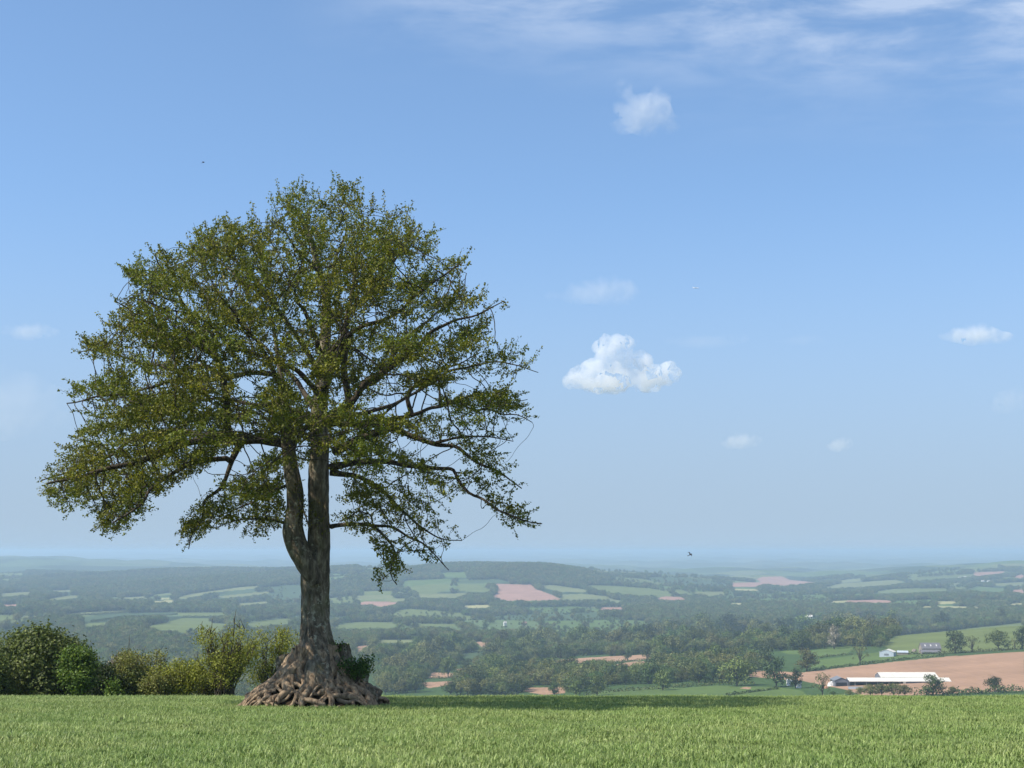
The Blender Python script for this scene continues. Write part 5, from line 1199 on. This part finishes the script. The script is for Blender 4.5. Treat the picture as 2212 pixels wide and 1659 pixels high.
# ------------------------------------------------------------------ birds and aeroplane
M_BIRD = plain('bird_plumage', (.02, .022, .03), .7, .2, 5)
def bird(px, py, y, span, tilt, label):
    bm = bmesh.new(); bmesh.ops.create_icosphere(bm, subdivisions=3, radius=1)
    for v in bm.verts:
        q = 1 - .55 * max(0, -v.co.x) ** 1.5; v.co = Vector((v.co.x * .26, v.co.y * .075 * q, v.co.z * .07 * q))
    for s in (-1, 1):
        P = [(.10, s * .03, .03), (-.06, s * .03, .03), (.13, s * .26, .14), (-.02, s * .26, .15), (-.10, s * .5, .12)]
        up_ = [bm.verts.new(p) for p in P]; lo = [bm.verts.new((p[0], p[1], p[2] - .018)) for p in P]
        for F_ in ((0, 1, 3, 2), (2, 3, 4)):
            bm.faces.new([up_[i] for i in F_]); bm.faces.new([lo[i] for i in F_][::-1])
        for i, j in ((0, 1), (1, 3), (3, 4), (4, 2), (2, 0)): bm.faces.new((up_[i], up_[j], lo[j], lo[i]))
    P = [(-.2, -.02, 0), (-.2, .02, 0), (-.42, .07, .01), (-.42, -.07, .01)]
    up_ = [bm.verts.new(p) for p in P]; lo = [bm.verts.new((p[0], p[1], p[2] - .015)) for p in P]; bm.faces.new(up_); bm.faces.new(lo[::-1])
    for i in range(4): bm.faces.new((up_[i], up_[(i + 1) % 4], lo[(i + 1) % 4], lo[i]))
    bmesh.ops.recalc_face_normals(bm, faces=bm.faces)
    me = bpy.data.meshes.new('bird'); bm.to_mesh(me); bm.free(); me.materials.append(M_BIRD); o = link(bpy.data.objects.new('bird', me)); o.location = at(px, py, y); o.scale = (span,) * 3; o.rotation_euler = tilt
    tag(o, label, 'bird', 'birds in flight'); return o
bird(439, 351, 80, .32, (R(25), R(-20), R(20)), 'tiny dark bird flying high above the crown of the tree')
bird(1491, 1198, 70, .36, (R(40), R(-25), R(15)), 'dark bird gliding low over the hazy skyline')
def plane():
    g = at(1503, 622, 9000); o = empty('aeroplane', g, R(6)); Mw = plain('aircraft_white', (.85, .85, .86), .35, .02, .1, .5)
    tb = Tubes(); tb.add(np.array([[-20, 0, 0], [-19, 0, .2], [-14, 0, 0], [14, 0, 0], [18, 0, -.2], [20, 0, -.6]]), [.3, 1.0, 2, 2, 1.3, .3], 14); tb.build('fuselage', Mw, o)
    for s in (-1, 1):
        bm = bmesh.new(); P = [(4, s * 1.9), (-2, s * 1.9), (-7, s * 17), (-5, s * 17)]
        a = [bm.verts.new((x, y, -.6 + abs(y) * .06)) for x, y in P]; b = [bm.verts.new((x, y, -.2 + abs(y) * .06)) for x, y in P]; bm.faces.new(a[::-1]); bm.faces.new(b)
        for i in range(4): bm.faces.new((a[i], a[(i + 1) % 4], b[(i + 1) % 4], b[i]))
        part('wing', bm, Mw, o)
    bm = bmesh.new(); P = [(-14, 1.8), (-19, 1.8), (-20.5, 7.5), (-18, 7.5)]
    a = [bm.verts.new((x, -.2, z)) for x, z in P]; b = [bm.verts.new((x, .2, z)) for x, z in P]; bm.faces.new(a); bm.faces.new(b[::-1])
    for i in range(4): bm.faces.new((a[i], a[(i + 1) % 4], b[(i + 1) % 4], b[i]))
    part('tail_fin', bm, Mw, o); tag(o, 'tiny white aeroplane in the blue sky above the bright cloud', 'aeroplane')
plane()

# ------------------------------------------------------------------ clouds: closed bodies of white vapour
def cloud(name, label, blobs, y, sigma, depth=.7, detail=.35, seed=0, vox=None, edge=.5, nsc=1.1):
    c0 = np.mean([[b[0], b[1]] for b in blobs], axis=0); org = at(c0[0], c0[1], y); s = y / F
    bm = bmesh.new(); rr_ = random.Random(seed)
    for (bx, by, rx, rz) in blobs:
        d = bmesh.ops.create_icosphere(bm, subdivisions=3, radius=1); off = Vector(((bx - c0[0]) * s, rr_.uniform(-.25, .25) * rx * s, -(by - c0[1]) * s))
        for v in d['verts']: v.co = Vector((v.co.x * rx * s, v.co.y * max(rx, rz) * depth * s, v.co.z * rz * s)) * (1 if nsc > 2 else 1.3) + off
    me = bpy.data.meshes.new(name); bm.to_mesh(me); bm.free(); o = link(bpy.data.objects.new(name, me))
    rm = o.modifiers.new('union', 'REMESH'); rm.mode = 'VOXEL'; mx_ = max(max(b[2], b[3]) for b in blobs) * s; rm.voxel_size = vox or mx_ / 16
    bpy.context.view_layer.update(); dg = bpy.context.evaluated_depsgraph_get(); nm = bpy.data.meshes.new_from_object(o.evaluated_get(dg)); o.modifiers.clear(); o.data = nm
    nm.name = name
    for v in nm.vertices:
        p = v.co / (mx_ * 1.0); v.co += Vector(v.normal) * mx_ * (detail if nsc > 2 else .16) * (noise.noise(p * 1.6 + Vector((seed, 0, 0))) + (.6 * noise.noise(p * 3.5) if nsc > 2 else 0) + (.35 * abs(noise.noise(p * 8)) if nsc > 2 else 0))
    m, nt, out = mat(name + '_vapour'); tcn = nt.nodes.new('ShaderNodeTexCoord')
    n_ = noise_n(nt, tcn.outputs['Object'], nsc / mx_, 6 if nsc > 2 else 5, .66 if nsc > 2 else .6, .4)
    if nsc > 2:
        dn = nd(nt, 'ShaderNodeMapRange', {0: n_, 1: edge - .22, 2: edge + .26, 3: 0.0, 4: sigma}, interpolation_type='SMOOTHSTEP')
    else:       # thin cloud: dense in the middle, torn and fading towards the outside
        cg = nd(nt, 'ShaderNodeVectorMath', {0: tcn.outputs['Generated'], 1: (2, 2, 2), 2: (-1, -1, -1)}, operation='MULTIPLY_ADD')
        ln = nd(nt, 'ShaderNodeVectorMath', {0: cg.outputs[0]}, operation='LENGTH')
        fo = math_(nt, 'ADD', math_(nt, 'SUBTRACT', 1.0, ln.outputs['Value']), math_(nt, 'MULTIPLY', math_(nt, 'SUBTRACT', n_, .5), 2.4))
        dn = nd(nt, 'ShaderNodeMapRange', {0: fo, 1: -.05, 2: .9, 3: 0.0, 4: sigma * .62}, interpolation_type='SMOOTHSTEP')
    pv = nd(nt, 'ShaderNodeVolumePrincipled', {'Color': (1, 1, 1, 1), 'Density': dn.outputs[0], 'Anisotropy': 0.0}); nt.links.new(pv.outputs[0], out.inputs['Volume'])
    nm.materials.clear(); nm.materials.append(m); o.location = org; tag(o, label, 'cloud', 'clouds'); return o
def C5(L, k=.2315): return [(1152 + x * k, 521 + y * k, rx * k, rz * k) for x, y, rx, rz in L]
cloud('cumulus_cloud', 'bright white heaped cloud with a knobbly top', C5([(740,970,120,110),(640,1000,90,80),(900,950,80,60),(720,1090,160,130),(840,1120,140,130),(600,1210,170,110),(450,1270,140,90),(370,1300,90,60),(760,1270,170,120),(930,1260,170,90),(1080,1240,150,90),(1220,1240,130,100),(1300,1250,80,90),(1050,1320,220,80),(700,1330,280,80),(980,1130,130,110),(1120,1300,180,90)]), 9000, .015, .6, .30, 1, edge=.47, nsc=2.2)
cloud('wispy_cloud', 'ragged wisp of cloud high in the sky, above the bright cloud', [(1345,198,20,30),(1352,222,24,24),(1375,236,34,26),(1398,244,44,34),(1424,226,24,36),(1405,266,55,24),(1350,276,34,14)], 7000, .0085, .5, .4, 2, edge=.44)
cloud('faint_cloud', 'small pinkish puff of cloud at the frame edge beside the tree', [(40,716,35,17),(75,714,32,16),(105,720,20,10)], 9000, .005, .6, .3, 3, edge=.40)
cloud('faint_cloud', 'long faint cloud between the ragged wisp and the bright cloud', [(1215,642,32,12),(1270,632,42,22),(1320,628,50,28),(1355,640,32,16)], 9000, .0032, .6, .3, 4, edge=.40)
cloud('faint_cloud', 'flat white cloud near the frame edge level with the bright cloud', [(2070,726,34,11),(2110,722,48,19),(2150,726,36,11)], 9000, .0095, .6, .3, 5, edge=.40)
cloud('faint_cloud', 'pale lens shaped cloud below and beyond the bright cloud', [(1580,960,22,8),(1605,952,30,15),(1628,948,16,8)], 9000, .008, .6, .3, 6, edge=.40)
cloud('faint_cloud', 'little slanting cloud scrap low over the vale', [(1800,968,20,8),(1818,960,18,12),(1830,950,10,8)], 9000, .0095, .6, .3, 7, edge=.40)
cloud('faint_cloud', 'barely visible flat cloud just beyond the bright cloud', [(1490,735,50,12),(1545,736,45,13),(1590,732,28,8)], 9000, .0011, .6, .3, 8, edge=.40)
cloud('faint_cloud', 'barely visible small cloud below the aeroplane', [(1705,738,22,8),(1740,733,28,12),(1765,740,14,6)], 9000, .0011, .6, .3, 9, edge=.40)
cloud('faint_cloud', 'pale low cloud touching the frame edge over the vale', [(2180,868,30,22),(2210,858,25,24),(2150,885,30,8)], 9000, .0024, .6, .3, 10, edge=.40)
cloud('faint_cloud', 'broad pale bank of cloud behind the outer leaves of the tree', [(0,850,90,40),(60,865,80,30),(-40,820,70,40),(30,920,110,22),(130,900,50,14)], 9000, .0013, .5, .3, 11, edge=.40)

# ------------------------------------------------------------------ the hazy air
bm = bmesh.new(); box(bm, -60000, 60000, -300, 60000, -260, 19)
hz = part('haze', bm, None, None); hz.data.materials.clear()
m, nt, out = mat('hazy_air'); pv = nd(nt, 'ShaderNodeVolumePrincipled', {'Color': (.57, .755, .94, 1), 'Density': .00012, 'Anisotropy': .15}); nt.links.new(pv.outputs[0], out.inputs['Volume']); hz.data.materials.append(m)
tag(hz, 'blue summer haze lying over the vale', 'haze', kind='stuff')
